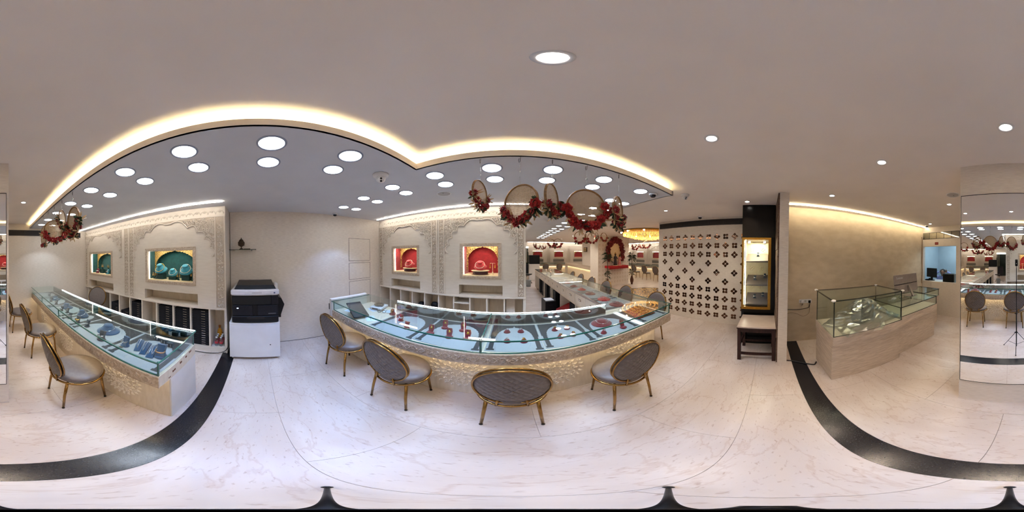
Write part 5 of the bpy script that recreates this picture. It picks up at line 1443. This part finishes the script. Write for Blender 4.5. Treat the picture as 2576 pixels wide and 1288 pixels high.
# ================================================================== TAUPE WALL COUNTERS
def wood_counter(label, x0, x1, y0, y1, zs, zg, rims=False, over=.05):
    t = thing('wood_counter', label, 'counter', ((x0 + x1) / 2, (y0 + y1) / 2, 0))
    obj('base', MB().box(x0 + over, y0 + .012, .002, x1, y1 - .012, zs - .125), WOODL, t)
    obj('deck', MB().box(x0, y0, zs - .125, x1, y1, zs), WOODL, t)
    obj('deck_top', MB().box(x0 + .02, y0 + .02, zs + .0004, x1 - .02, y1 - .02, zs + .004), CREAML, t)
    g = .012
    gpane('glass_front', pane_xy((x0 + g, y0 + g), (x0 + g, y1 - g), zs + .0005, zg - .009), t)
    gpane('glass_rear', pane_xy((x1 - g, y0 + g), (x1 - g, y1 - g), zs + .0005, zg - .009), t)
    gpane('glass_end', pane_xy((x0 + g, y0 + g), (x1 - g, y0 + g), zs + .0005, zg - .009), t)
    gpane('glass_end', pane_xy((x0 + g, y1 - g), (x1 - g, y1 - g), zs + .0005, zg - .009), t)
    gpane('glass_top', MB().box(x0, y0, zg - .008, x1, y1, zg), t)
    e = MB()
    for p, q in (((x0, y0), (x0, y1)), ((x0, y0), (x1, y0)), ((x0, y1), (x1, y1)), ((x1, y0), (x1, y1))): bar(e, (*p, zg - .004), (*q, zg - .004), .0055)
    for p in ((x0 + g, y0 + g), (x0 + g, y1 - g), (x1 - g, y0 + g), (x1 - g, y1 - g)): bar(e, (*p, zs), (*p, zg - .008), .005)
    bar(e, (x0 + g, y0 + g, zs + .003), (x0 + g, y1 - g, zs + .003), .003)
    obj('glass_edge', e, DEDGE, t)
    return t
w1 = wood_counter('pale wood counter with a tall glass case holding a plastic-wrapped object', 1.52, 2.12, -1.66, -.655, .70, 1.142)
for (x, y) in ((1.52, -.655), (2.12, -.655), (1.52, -1.66), (2.12, -1.66)):
    obj('foam_corner', MB().ball((x, y, 1.143), .026, .026, .014, 12, 8), M_('white_foam', srgb(236, 234, 230), .9) if 'white_foam' not in bpy.data.materials else bpy.data.materials['white_foam'], w1)
wood_counter('pale wood counter with a low glass case under the grey monitor', 1.60, 2.25, -2.72, -1.71, .70, .862)
wood_counter('short pale wood counter with a low glass case beside the cashier wall', 1.93, 2.5, -3.38, -2.76, .70, .862)
# plastic wrapped object
po = thing('wrapped_device', 'dark box wrapped in crumpled clear plastic inside the tall glass case', 'wrapped box', (1.84, -1.22, .705), radians(20))
po.scale = (1.0, 1.25, 1.2)
obj('device', MB().cbox(-.10, -.115, 0, .10, .115, .20, .02), M_('grey_green_casing', srgb(70, 78, 72), .5), po, True)
obj('device_lid', MB().cbox(-.085, -.10, .2001, .085, .10, .25, .015), M_('grey_casing', srgb(96, 100, 98), .5), po, True)
rr = random.Random(5); nz = [[rr.uniform(-1, 1) for _ in range(30)] for _ in range(18)]
def wrap(u, v):
    k = int(u * 30) % 30; j = min(17, int(v * 17))
    th = 2 * pi * u; h = v
    r0 = .27 * (1 - h) ** 1.3 + .13 * math.sqrt(max(0, 1 - h ** 5))
    r0 = r0 * (1 + .07 * nz[j][k] * (1 - h) + .10 * sin(7 * th + 3 * h) * (1 - h) ** 2)
    c_ = max(abs(cos(th)), abs(sin(th)))
    sq = 1 / (c_ ** .7)
    return (r0 * cos(th) * sq * .86, r0 * sin(th) * sq * .98, .002 + .275 * h + .008 * nz[(j + 5) % 18][(k + 3) % 30] * (1 if 0 < v < 1 else 0))
m = MB(); m.grid(wrap, 30, 18, closed_u=True, sm=False); obj('plastic_wrap', m, PLASTIC, po, True, recalc=False)
# monitor with maker's name on its back
mo = thing('monitor', 'grey all-in-one monitor seen from behind on the low glass case', 'monitor', (2.10, -2.40, .8625), radians(4))
TM = Matrix.Translation((.0, 0, .22)) @ Matrix.Rotation(radians(7), 4, 'Y')
GREYM = M_('warm_grey_plastic', srgb(150, 138, 132), .35, col2=srgb(142, 130, 125), scale=20)
obj('screen_back', MB().cbox(-.012, -.36, .02, .012, .36, .20, .006, TM), GREYM, mo, True)
obj('lower_back', MB().cbox(-.010, -.36, -.16, .012, .36, .012, .006, TM), GREYM, mo, True)
obj('seam', MB().box(-.011, -.355, .0125, .01, .355, .0195, TM), BLACK, mo, True)
obj('stand_leg', MB().box(-.012, -.025, -.008, .012, .025, .23, Matrix.Translation((-.14, -.03, .0)) @ Matrix.Rotation(radians(28), 4, 'Y')), CHROME, mo, True)
obj('stand_foot', MB().cbox(-.18, -.12, .001, .06, .10, .009, .003), CHROME, mo, True)
fcu = bpy.data.curves.new('maker_name', 'FONT'); fcu.body = 'Lenovo'; fcu.size = .062; fcu.extrude = .0008; fcu.align_x = 'LEFT'
fo = bpy.data.objects.new('maker_name_tmp', fcu); C.objects.link(fo); bpy.context.view_layer.update()
tme = bpy.data.meshes.new_from_object(fo.evaluated_get(bpy.context.evaluated_depsgraph_get()))
bpy.data.objects.remove(fo); tme.materials.clear(); tme.materials.append(OFFWHITE)
to = obj('maker_name', tme, None, mo); to.matrix_local = TM @ mat4((0, -1, 0), (0, 0, 1), (-1, 0, 0), (-.0128, .30, .12))
cable('monitor_cable', [(1.97, -2.30, .87), (1.95, -2.2, .875), (1.99, -2.12, .868), (2.07, -2.16, .87), (2.06, -2.3, .95)], .004, 'dark cable curled at the foot of the grey monitor')
ad = thing('power_adapter', 'white power adapter lying on the low glass case beside the monitor', 'adapter', (2.02, -1.98, .8625), .4)
obj('adapter_body', MB().cbox(-.03, -.055, .0005, .03, .055, .028, .006), OFFWHITE, ad, True); obj('adapter_lead', MB().tube([(0, .055, .012), (.01, .1, .006), (.04, .14, .005)], .003, 6), OFFWHITE, ad, True)
# sockets and cables on the taupe wall
socket((2.758, -.655, .805), mat4((0, -1, 0), (-1, 0, 0), (0, 0, 1), (0, 0, 0)), 'white socket plate with plugs on the taupe wall', 3, .22)
for i, (y, lab) in enumerate(((-.60, 'white plug with a dangling tag in the taupe wall socket'), (-.725, 'black plug in the taupe wall socket'))):
    t = thing('plug', lab, 'plug', (2.745, y, .80))
    obj('plug_body', MB().cbox(2.725, y - .02, .775, 2.7495, y + .02, .82, .005), OFFWHITE if i == 0 else BLACK, t); obj('plug_tail', MB().tube([(2.735, y, .776), (2.733, y - .005, .755), (2.738, y + .006, .735)], .004, 6), BLACK, t)
cable('wall_cable', [(2.74, -.725, .735), (2.74, -.71, .69), (2.75, -.62, .665), (2.75, -.5, .655), (2.75, -.40, .66), (2.75, -.27, .665)], .006, 'black cable running along the taupe wall from the socket')
cable('wall_cable', [(2.752, -.73, .72), (2.752, -.72, .58), (2.752, -.62, .52), (2.752, -.5, .58), (2.752, -.40, .60), (2.752, -.28, .57)], .004, 'thin beige cable looping on the taupe wall below the socket', M_('beige_cable', srgb(150, 130, 108), .5))
cable('floor_cable', [(2.13, -.27, .008), (2.10, -.36, .008), (2.04, -.45, .01), (1.98, -.54, .012), (1.96, -.60, .01), (2.02, -.64, .008)], .009, 'black cable crossing the granite strip toward the wooden counter')
cable('corner_cable', [(2.752, -3.78, 2.2), (2.745, -3.80, 2.1), (2.75, -3.79, 1.6), (2.742, -3.805, 1.2), (2.75, -3.79, .95), (2.745, -3.8, .87)], .008, 'thin brown cable running down the corner by the cashier window', M_('brown_cable', srgb(110, 84, 54), .5))

# ================================================================== CASHIER WINDOW
BLUEW = M_('pale_blue_wall', srgb(188, 205, 216), .8, col2=srgb(180, 197, 209), scale=4)
cr = MB(); cr.box(1.0, -5.6, 0, 3.3, -5.5, ZC); cr.box(1.0, -5.5, 0, 1.1, -3.95, ZC); cr.box(3.2, -5.5, 0, 3.3, -3.95, ZC); cr.box(1.0, -5.5, 2.4, 3.3, -3.95, ZC); cr.box(1.0, -5.5, -.1, 3.3, -3.95, 0)
struct('wall_cashier_room', cr, BLUEW, label='pale blue cashier room behind the window')
wn = struct('window_1', MB().box(WX0, -3.905, WZ0, WX1, -3.90, WZ1), GLASS, label='cashier window pane in the back wall')
fr = MB()
for q in ((WX0 - .02, WZ0 - .015, WX1 + .02, WZ0 + .006), (WX0 - .02, WZ1 - .004, WX1 + .02, WZ1 + .015), (WX0 - .02, WZ0, WX0 + .004, WZ1), (WX1 - .004, WZ0, WX1 + .02, WZ1)): fr.box(q[0], -3.93, q[1], q[2], -3.846, q[3])
obj('window_frame', fr, WALLP, wn)
obj('window_sill', MB().box(WX0, -4.35, WZ0 - .03, WX1, -3.906, WZ0 - .001), WHITE, wn)
lamp('cashier_room_lamp', 'AREA', (2.2, -4.7, 2.38), 9, (.80, .91, 1.0), None, size=.5)
t = thing('room_light', 'square ceiling light inside the cashier room', 'ceiling light', (2.2, -4.7, 2.4))
obj('frame', MB().box(-.27, -.27, -.012, .27, .27, 0), OFFWHITE, t, True); obj('diffuser', MB().box(-.25, -.25, -.016, .25, .25, -.0125), emis('room_diffuser', (.8, .9, 1), 2), t, True)
cm = thing('monitor', 'black monitor behind the cashier window', 'monitor', (2.60, -4.10, WZ0 - .001), radians(-12))
obj('screen', MB().cbox(-.2, -.02, .09, .2, .02, .36, .006), BLACK, cm, True); obj('screen_badge', MB().box(-.02, .0202, .22, .02, .021, .232), DARKGREY, cm, True)
obj('stand', MB().box(-.03, -.025, .012, .03, .015, .12), BLACK, cm, True); obj('foot', MB().lathe([(.001, .001), (.12, .001), (.11, .014), (.001, .02)], 24, sy=.7), BLACK, cm, True)
ph = thing('desk_telephone', 'black desk telephone left of the monitor behind the cashier window', 'telephone', (2.66, -3.98, WZ0 - .001), .2)
obj('telephone_base', MB().cbox(-.06, -.07, .001, .06, .07, .04, .008), BLACK, ph, True); obj('handset', MB().tube([(-.06, -.06, .05), (-.055, 0, .062), (-.06, .06, .05)], .016, 8), BLACK, ph, True)
pr = thing('receipt_printer', 'black box printer at the right behind the cashier window', 'printer', (2.0, -4.08, WZ0 - .001), radians(6))
obj('printer_body', MB().cbox(-.16, -.12, .001, .16, .12, .225, .01), BLACK, pr, True); obj('side_panel', MB().cbox(-.19, -.10, .001, -.1605, .10, .23, .004), M_('grey_side', srgb(150, 156, 160), .5), pr, True); obj('paper_slot', MB().box(-.1, -.02, .2252, .1, .0, .227), DARKGREY, pr, True)
sg_ = thing('red_sign', 'small red notice plate above the cashier window', 'sign', (2.28, -3.848, 2.0))
obj('plate', MB().cbox(2.235, -3.8495, 1.97, 2.345, -3.843, 2.04, .002), M_('red_plate', srgb(130, 26, 22), .4), sg_); obj('printed_rows', MB().box(2.26, -3.8428, 2.012, 2.32, -3.8423, 2.018).box(2.25, -3.8428, 1.99, 2.33, -3.8423, 1.995), M_('plate_print', srgb(196, 120, 100), .5), sg_)
tr = thing('transom_panel', 'row of mirrored glass transom panes above the cashier window', 'transom', (2.2, -3.849, 2.2))
obj('backing', MB().box(1.6, -3.8495, 2.135, 2.75, -3.846, 2.32), DARKGREY, tr)
for k in range(5):
    a = 1.605 + k * .229
    obj('pane', MB().box(a + .006, -3.8455, 2.145, a + .223, -3.842, 2.31), SMOKEM, tr)
# person
def skin_person():
    bm = bmesh.new(); L = bm.verts.layers.skin.verify()
    def v(p, r):
        q = bm.verts.new(p); q[L].radius = (r[0], r[1]) if isinstance(r, tuple) else (r, r); return q
    pel = v((0, 0, .50), (.15, .11)); pel[L].use_root = True
    ab = v((0, .01, .68), (.13, .10)); chs = v((0, .0, .88), (.16, .11)); nb = v((0, .0, 1.0), (.07, .065)); 
    bm.edges.new((pel, ab)); bm.edges.new((ab, chs)); bm.edges.new((chs, nb))
    for s in (-1, 1):
        sh = v((s * .17, 0, .95), .062); el = v((s * .33, .03, 1.06), .046); wr_ = v((s * .13, -.06, 1.14), .034)
        bm.edges.new((chs, sh)); bm.edges.new((sh, el)); bm.edges.new((el, wr_))
        hp = v((s * .09, .02, .46), .095); kn = v((s * .12, .42, .48), .07); an = v((s * .12, .44, .08), .048)
        bm.edges.new((pel, hp)); bm.edges.new((hp, kn)); bm.edges.new((kn, an))
        ft = v((s * .12, .56, .05), .04); bm.edges.new((an, ft))
    me = bpy.data.meshes.new('body'); bm.to_mesh(me); bm.free()
    return me
pe = thing('person', 'person in a pale lavender shirt with both hands raised behind the head', 'person', (2.62, -4.82, 0), radians(12))
bo = bpy.data.objects.new('body', skin_person()); C.objects.link(bo); bo.parent = pe
bo.modifiers.new('skin', 'SKIN'); sd = bo.modifiers.new('sub', 'SUBSURF'); sd.levels = 2; sd.render_levels = 2
bo.data.materials.append(M_('lavender_shirt', srgb(150, 156, 206), .8, col2=srgb(136, 142, 194), scale=14))
SKINM = M_('skin', srgb(150, 104, 80), .5, col2=srgb(138, 94, 72), scale=20)
hd = MB(); hd.ball((0, -.005, 1.12), .075, .092, .108, 20, 14); hd.ball((0, .09, 1.105), .014, .018, .018, 8, 6)
for s in (-1, 1): hd.ball((s * .078, -.0, 1.11), .012, .02, .03, 8, 6)
hd.tube([(0, 0, .99), (0, 0, 1.06)], .05, 12)
h_ = obj('head', hd, SKINM, pe, True)
for s in (-1, 1): obj('eye', MB().ball((s * .03, .078, 1.13), .011, n=8, m=6), BLACK, h_, True)
obj('mouth', MB().ball((0, .083, 1.065), .022, .008, .006, 8, 6), M_('lips', srgb(120, 60, 56), .5), h_, True)
obj('hair', MB().ball((0, -.022, 1.145), .084, .095, .098, 20, 12), M_('black_hair', srgb(18, 15, 14), .5), pe, True)
for s in (-1, 1):
    hm = MB(); hm.ball((s * .10, -.085, 1.15), .035, .02, .045, 10, 8)
    for f_ in range(4): hm.tube([(s * (.085 - .012 * f_), -.095, 1.175 - .016 * f_), (s * (.06 - .012 * f_), -.112, 1.19 - .018 * f_), (s * (.03 - .010 * f_), -.115, 1.19 - .02 * f_)], [.009, .0085, .007], 8)
    hm.tube([(s * .105, -.075, 1.17), (s * .1, -.06, 1.21), (s * .085, -.055, 1.23)], [.011, .009, .007], 8)
    obj('hand', hm, SKINM, pe, True)
oc = thing('office_stool', 'plain stool under the person behind the cashier window', 'stool', (2.62, -4.84, 0))
obj('seat', MB().lathe([(.001, .34), (.19, .34), (.2, .36), (.19, .38), (.001, .385)], 24), BLACK, oc, True)
for k in range(4): obj('leg', MB().tube([(.12 * cos(k * pi / 2 + .7), .12 * sin(k * pi / 2 + .7), .34), (.18 * cos(k * pi / 2 + .7), .18 * sin(k * pi / 2 + .7), .002)], .012, 8), CHROME, oc, True)

# ================================================================== CAMERA STAND (seen in the mirror)
tp = thing('tripod', 'thin black light stand reflected in the column mirror', 'tripod', (0, -.0251, .004))
tp.rotation_euler = (radians(-.9), 0, 0)
obj('pole', MB().tube([(0, 0, .06), (0, 0, .68)], .0095, 12).tube([(0, 0, .68), (0, 0, 1.46)], .0065, 12), BLACK, tp, True)
for z, nm in ((.34, 'collar'), (.69, 'clamp')): 
    c_ = obj(nm, MB().lathe([(.016, z - .014), (.017, z), (.016, z + .014), (.001, z + .014)], 14), BLACK, tp, True)
    obj('knob', MB().tube([(.012, 0, z), (.034, 0, z)], .006, 8), BLACK, c_, True)
for k in range(3):
    a = radians(35) + 2 * pi * k / 3; ca, sa = cos(a), sin(a)
    lg = obj('leg', MB().tube([(.014 * ca, .014 * sa, .34), (.24 * ca, .24 * sa, .014)], .0045, 8), BLACK, tp, True)
    obj('rubber_foot', MB().ball((.243 * ca, .243 * sa, .0105), .0105, n=8, m=6), CORDM, lg, True)
    obj('brace', MB().tube([(.008 * ca, .008 * sa, .10), (.165 * ca, .165 * sa, .125)], .003, 6), BLACK, tp, True)
cmr = thing('panorama_camera', 'slim black panorama camera on the stand in the mirror', 'camera', (0, -.0021, 1.466))
obj('body', MB().cbox(-.022, -.012, .012, .022, .012, .122, .008), BLACK, cmr, True)
obj('base_screw', MB().lathe([(.009, 0), (.009, .012)], 12), SILVER, cmr, True)
for s in (-1, 1): obj('lens', MB().ball((0, s * .012, .102), .012, .007, .012, 14, 8), M_('lens_glass', srgb(12, 12, 22), .03) if 'lens_glass' not in bpy.data.materials else bpy.data.materials['lens_glass'], cmr, True)
obj('button', MB().lathe([(.006, 0), (.006, .0015), (.001, .002)], 12, mat4((1, 0, 0), (0, 0, 1), (0, -1, 0), (0, -.012, .055))), CHROME, cmr, True)

# ================================================================== HALL: SHRINE, CHANDELIER, FAR COUNTERS
sh_a = atan2(.35, 2.18)
shp = thing('shrine_pillar', 'broad pillar with flower relief holding a red garlanded shrine', 'pillar', (4.84, 6.62, 0), sh_a)
obj('pillar_body', MB().box(-1.09, 0, 0, 1.09, .6, ZC), WALLP, shp, True)
flr = MB()
for r_ in range(11):
    for c_ in range(11):
        u = -1.0 + c_ * .2; z = .2 + r_ * .2
        for q in range(4):
            a = q * pi / 2 + (pi / 4 if (r_ + c_) % 2 else 0)
            flr.add([(u + .012 * cos(a), -.003, z + .012 * sin(a)), (u + .04 * cos(a) - .018 * sin(a), -.003, z + .04 * sin(a) + .018 * cos(a)), (u + .07 * cos(a), -.003, z + .07 * sin(a)), (u + .04 * cos(a) + .018 * sin(a), -.003, z + .04 * sin(a) - .018 * cos(a))], [(0, 1, 2, 3)])
o_ = obj('flower_relief', flr, M_('relief_tan', srgb(186, 166, 142), .6), shp, True); o_['kind'] = 'stuff'
def shr(u, w_, z):      # pillar-front local -> world
    ca, sa = cos(sh_a), sin(sh_a); return (4.84 + u * ca + w_ * sa, 6.62 + u * sa - w_ * ca, z)
ga = thing('garland_arch', 'arch of dark red flowers around the shrine on the pillar', 'garland', shr(-.02, .0, 1.02), sh_a)
rr = random.Random(9); m = MB()
for k in range(420):
    a = radians(-35 + 250 * rr.random()); rad = rr.uniform(.48, .74)
    m.ball((rad * cos(a) * .86, -.03 - rr.random() * .10, .62 + rad * sin(a) * 1.08), rr.uniform(.03, .055), n=6, m=4)
o_ = obj('blossoms', m, M_('dark_red_blossom', srgb(120, 16, 22), .7, col2=srgb(80, 8, 14), scale=20), ga, True); o_['kind'] = 'stuff'
obj('arch_back', MB().prism([(.55 * cos(radians(-40 + 260 * i / 24)) * .86, .62 + .55 * sin(radians(-40 + 260 * i / 24)) * 1.08) for i in range(25)], .0005, .01, mat4((1, 0, 0), (0, 0, 1), (0, -1, 0), (0, 0, 0))), IVORY, ga, True)
ld = thing('shrine_ledge', 'red ledge under the garlanded shrine', 'ledge', shr(-.02, .18, .93), sh_a)
obj('ledge_board', MB().cbox(-.68, -.16, 0, .68, .17, .10, .01), M_('bright_red_cloth', srgb(176, 16, 26), .7), ld, True)
obj('ledge_fringe', MB().box(-.68, -.168, -.05, .68, -.1601, .03), M_('red_fringe', srgb(150, 10, 20), .8), ld, True)
def statue(u, h, cloth, label):
    t = thing('statue', label, 'statue', shr(u, .2, 1.0315), sh_a)
    s = h / .8
    m = MB(); m.lathe([(.001, 0), (.14 * s, 0), (.13 * s, .1 * s), (.10 * s, .32 * s), (.085 * s, .42 * s), (.11 * s, .52 * s), (.10 * s, .58 * s), (.03 * s, .62 * s)], 16, sy=.7)
    for q in (-1, 1): m.tube([(q * .10 * s, 0, .55 * s), (q * .16 * s, -.03 * s, .44 * s), (q * .06 * s, -.09 * s, .42 * s)], [.03 * s, .025 * s, .018 * s], 8)
    obj('robe', m, cloth, t, True)
    m = MB(); m.ball((0, 0, .68 * s), .055 * s, .06 * s, .07 * s, 12, 8); m.ball((0, -.06 * s, .675 * s), .012 * s, n=6, m=4); m.tube([(0, 0, .6 * s), (0, 0, .64 * s)], .026 * s, 8); hd_ = obj('head', m, ANTIQUE, t, True)
    obj('crown', MB().lathe([(.05 * s, .72 * s), (.055 * s, .75 * s), (.035 * s, .8 * s), (.001, .85 * s)], 12), GOLD, t, True)
    obj('pedestal', MB().lathe([(.001, -.001), (.16 * s, -.001), (.15 * s, .03 * s), (.001, .031 * s)], 16), IVORY, t, True)
statue(-.17, .62, M_('dark_robe', srgb(44, 36, 40), .6), 'dark draped standing statue in the shrine')
statue(.14, .56, M_('pink_robe', srgb(190, 70, 84), .6, col2=srgb(220, 180, 170), scale=30), 'red and white draped statue in the shrine, right of the dark one')
def potted(u, w_, label):
    p = shr(u, w_, 0); t = thing('potted_plant', label, 'plant', p, 0)
    obj('vase', MB().lathe([(.001, .001), (.06, .001), (.065, .01), (.05, .03), (.09, .16), (.10, .26), (.06, .38), (.045, .44), (.055, .46), (.045, .46)], 18), M_('brown_glaze', srgb(84, 46, 32), .3) if 'brown_glaze' not in bpy.data.materials else bpy.data.materials['brown_glaze'], t, True)
    obj('stem', MB().tube([(0, 0, .44), (.01, 0, .9), (-.01, .01, 1.35)], .014, 8), ANTIQUE, t, True)
    rr = random.Random(int(u * 100)); 
    for (z, n, l, spread) in ((.62, 22, .20, 1.0), (1.42, 34, .30, 1.3)):
        m = MB()
        for k in range(n):
            a = rr.random() * 6.28; e = rr.uniform(-.5, spread); ll = l * rr.uniform(.7, 1.2)
            d = Vector((cos(a) * cos(e), sin(a) * cos(e), sin(e))); s_ = d.cross(Vector((0, 0, 1))).normalized() * .018
            c0 = Vector((0, 0, z + rr.uniform(-.12, .2))); mid = c0 + d * ll * .5; tip = c0 + d * ll - Vector((0, 0, .35 * ll))
            m.add([c0, mid + s_, tip, mid - s_], [(0, 1, 2), (0, 2, 3)], None, True)
        obj('foliage', m, LEAF, t, True)
potted(-.86, .40, 'tall plant in a brown vase left of the shrine'); potted(.88, .40, 'tall plant in a brown vase right of the shrine')
# chandelier and floor medallion
CX, CY = 4.75, 4.35
chd = thing('chandelier', 'wide round gold crystal chandelier in the hall ceiling', 'chandelier', (CX, CY, ZC))
obj('ceiling_plate', MB().lathe([(1.12, -.001), (1.14, -.03), (1.08, -.035), (.001, -.02)], 48), BRASSFRAME, chd, True)
obj('crystal_ring', MB().lathe([(.98, -.02), (1.0, -.05), (.97, -.05), (.95, -.02)], 48, cap=False), BRIGHTGOLD, chd, True)
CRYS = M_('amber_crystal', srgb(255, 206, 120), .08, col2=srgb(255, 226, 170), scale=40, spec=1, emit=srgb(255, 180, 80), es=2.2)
m = MB(); rr = random.Random(4)
for rad, n, zt, ln_ in ((.95, 110, -.05, .12), (.80, 90, -.08, .12), (.66, 76, -.12, .12), (.5, 56, -.16, .12), (.34, 36, -.2, .1), (.18, 18, -.22, .1)):
    for k in range(n):
        a = 2 * pi * k / n; x, y = rad * cos(a), rad * sin(a); l = ln_ * rr.uniform(.8, 1.15)
        m.add([(x, y, zt), (x + .010, y, zt - l * .7), (x, y + .010, zt - l * .7), (x - .010, y, zt - l * .7), (x, y - .010, zt - l * .7), (x, y, zt - l)], [(0, 1, 2), (0, 2, 3), (0, 3, 4), (0, 4, 1), (5, 2, 1), (5, 3, 2), (5, 4, 3), (5, 1, 4)])
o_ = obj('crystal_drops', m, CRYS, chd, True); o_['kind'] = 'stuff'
for k in range(10):
    a = 2 * pi * k / 10
    obj('bulb', MB().ball((1.03 * cos(a), 1.03 * sin(a), -.045), .03, n=10, m=6), SPOT_E, chd, True)
md = thing('floor_medallion', 'brown and gold patterned round inlay in the hall floor', 'floor inlay', (CX + .2, CY + .1, .0015))
obj('inlay', MB().disc(1.0, 0, 64), M_('patterned_inlay', srgb(70, 44, 22), .2, col2=srgb(206, 166, 106), scale=9, detail=3, lo=.44, hi=.54, distort=1.5), md, True)
obj('border', MB().lathe([(1.0, 0), (1.06, .0008), (1.1, 0)], 64, cap=False), GRANITE, md, True)
# far counters
def far_counter(label, x0, y0, x1, y1, side, group=None):
    t = thing('far_counter', label, 'counter', ((x0 + x1) / 2, (y0 + y1) / 2, 0))
    obj('base', MB().box(x0, y0, .002, x1, y1, .66), CREAML, t)
    s0 = .12
    a = {'x-': (x0 - s0, y0, x1, y1), 'y-': (x0, y0 - s0, x1, y1)}[side]
    obj('deck', MB().box(a[0], a[1], .66, a[2], a[3], .78), STONE, t)
    obj('glass_case', MB().box(a[0] + .02, a[1] + .02, .7805, a[2] - .02, a[3] - .02, .93), glassm('dark_far_glass', (.55, .6, .6), 0, 1.5, extra=.08) if 'dark_far_glass' not in bpy.data.materials else bpy.data.materials['dark_far_glass'], t)
    if side == 'x-': obj('under_light', MB().box(x0 - .07, y0 + .02, .652, x0 - .05, y1 - .02, .658), UNDER_E, t)
    else: obj('under_light', MB().box(x0 + .02, y0 - .07, .652, x1 - .02, y0 - .05, .658), UNDER_E, t)
    return t
far_counter('far glass counter along the end wall of the hall', 1.6, 11.7, 3.95, 12.1, 'y-')
far_counter('far glass counter along the hall side wall', 8.1, 3.2, 8.6, 11.5, 'x-')
fct = thing('far_counter', 'warm-lit solid counter running toward the shrine pillar', 'counter', (4.3, 9.6, 0))
obj('base', MB().box(4.13, 7.35, .002, 4.75, 11.6, .72), CREAML, fct); obj('deck', MB().box(3.98, 7.3, .72, 4.8, 11.65, .86), STONE, fct); obj('under_light', MB().box(4.06, 7.4, .71, 4.09, 11.8, .718), UNDER_E, fct)
fp_ = thing('beige_pier', 'plain beige pier beyond the shrine pillar with a small dark picture', 'pier', (4.9, 9.2, 0))
obj('pier_body', MB().box(4.5, 8.6, .861, 5.6, 9.8, ZC - .001), WALLP, fp_)
pcf = obj('picture_frame', MB().box(4.46, 9.05, 1.72, 4.4995, 9.5, 2.0), DARKWOOD, fp_)
for i in range(3):
    for j in range(2): obj('picture_pane', MB().box(4.452, 9.08 + .135 * i, 1.745 + .125 * j, 4.4598, 9.19 + .135 * i, 1.845 + .125 * j), GOLDPAINT, pcf)
# far copier, bucket and office chair at the aisle end
fcp = thing('far_copier', 'black machine on a white cabinet at the far end of the aisle', 'photocopier', (1.30, 9.6, 0))
obj('cabinet', MB().cbox(1.0, 9.4, .002, 1.62, 9.95, .98, .006), WHITE, fcp); obj('machine', MB().cbox(1.02, 9.42, .98, 1.62, 9.95, 1.50, .01), BLACK, fcp); obj('cabinet_door', MB().cbox(1.02, 9.388, .05, 1.60, 9.3995, .94, .004), WHITE, fcp)
bk_ = thing('bucket', 'grey metal bucket on the aisle floor', 'bucket', (.79, 7.75, 0))
obj('pail', MB().lathe([(.001, .002), (.11, .002), (.135, .29), (.14, .30), (.13, .30)], 24), M_('grey_enamel', srgb(140, 146, 146), .4), bk_, True)
obj('lid', MB().lathe([(.142, .301), (.14, .315), (.05, .33), (.001, .33)], 24), M_('grey_lid', srgb(120, 126, 126), .4), bk_, True); obj('bail', MB().tube([(.14 * cos(a_ * pi / 10), .0, .28 - .16 * sin(a_ * pi / 10)) for a_ in range(11)], .004, 6), CHROME, bk_, True)
och = thing('office_chair', 'dark office chair at the far end of the aisle', 'chair', (.80, 8.7, 0), radians(-30))
obj('seat', MB().cbox(-.22, -.22, .44, .22, .22, .50, .02), BLACK, och, True); obj('backrest', MB().cbox(-.2, -.26, .56, .2, -.21, 1.05, .02), DARKGREY, och, True); obj('spine', MB().box(-.03, -.24, .46, .03, -.215, .6), BLACK, och, True); obj('gas_lift', MB().tube([(0, 0, .08), (0, 0, .44)], .025, 10), CHROME, och, True)
for k in range(5):
    a = 2 * pi * k / 5; lg = obj('leg', MB().tube([(0, 0, .09), (.28 * cos(a), .28 * sin(a), .06)], .016, 8), CHROME, och, True); obj('castor', MB().ball((.28 * cos(a), .28 * sin(a), .027), .026, n=10, m=6), BLACK, lg, True)
for i, (x, y) in enumerate([(1.45, 5.25), (1.36, 5.45)]):
    t = thing('counter_mirror', 'small round tilting mirror on the aisle counter, %s' % ('nearer one' if i == 0 else 'farther one'), 'mirror', (x - .18, y, ZG + .0005), radians(60))
    obj('foot', MB().lathe([(.001, 0), (.05, 0), (.048, .006), (.006, .012), (.005, .06)], 18), CHROME, t, True)
    obj('glass_disc', MB().lathe([(.001, -.004), (.07, -.004), (.07, .004), (.001, .004)], 24, Matrix.Translation((0, 0, .12)) @ Matrix.Rotation(radians(75), 4, 'X')), MIRROR, t, True)
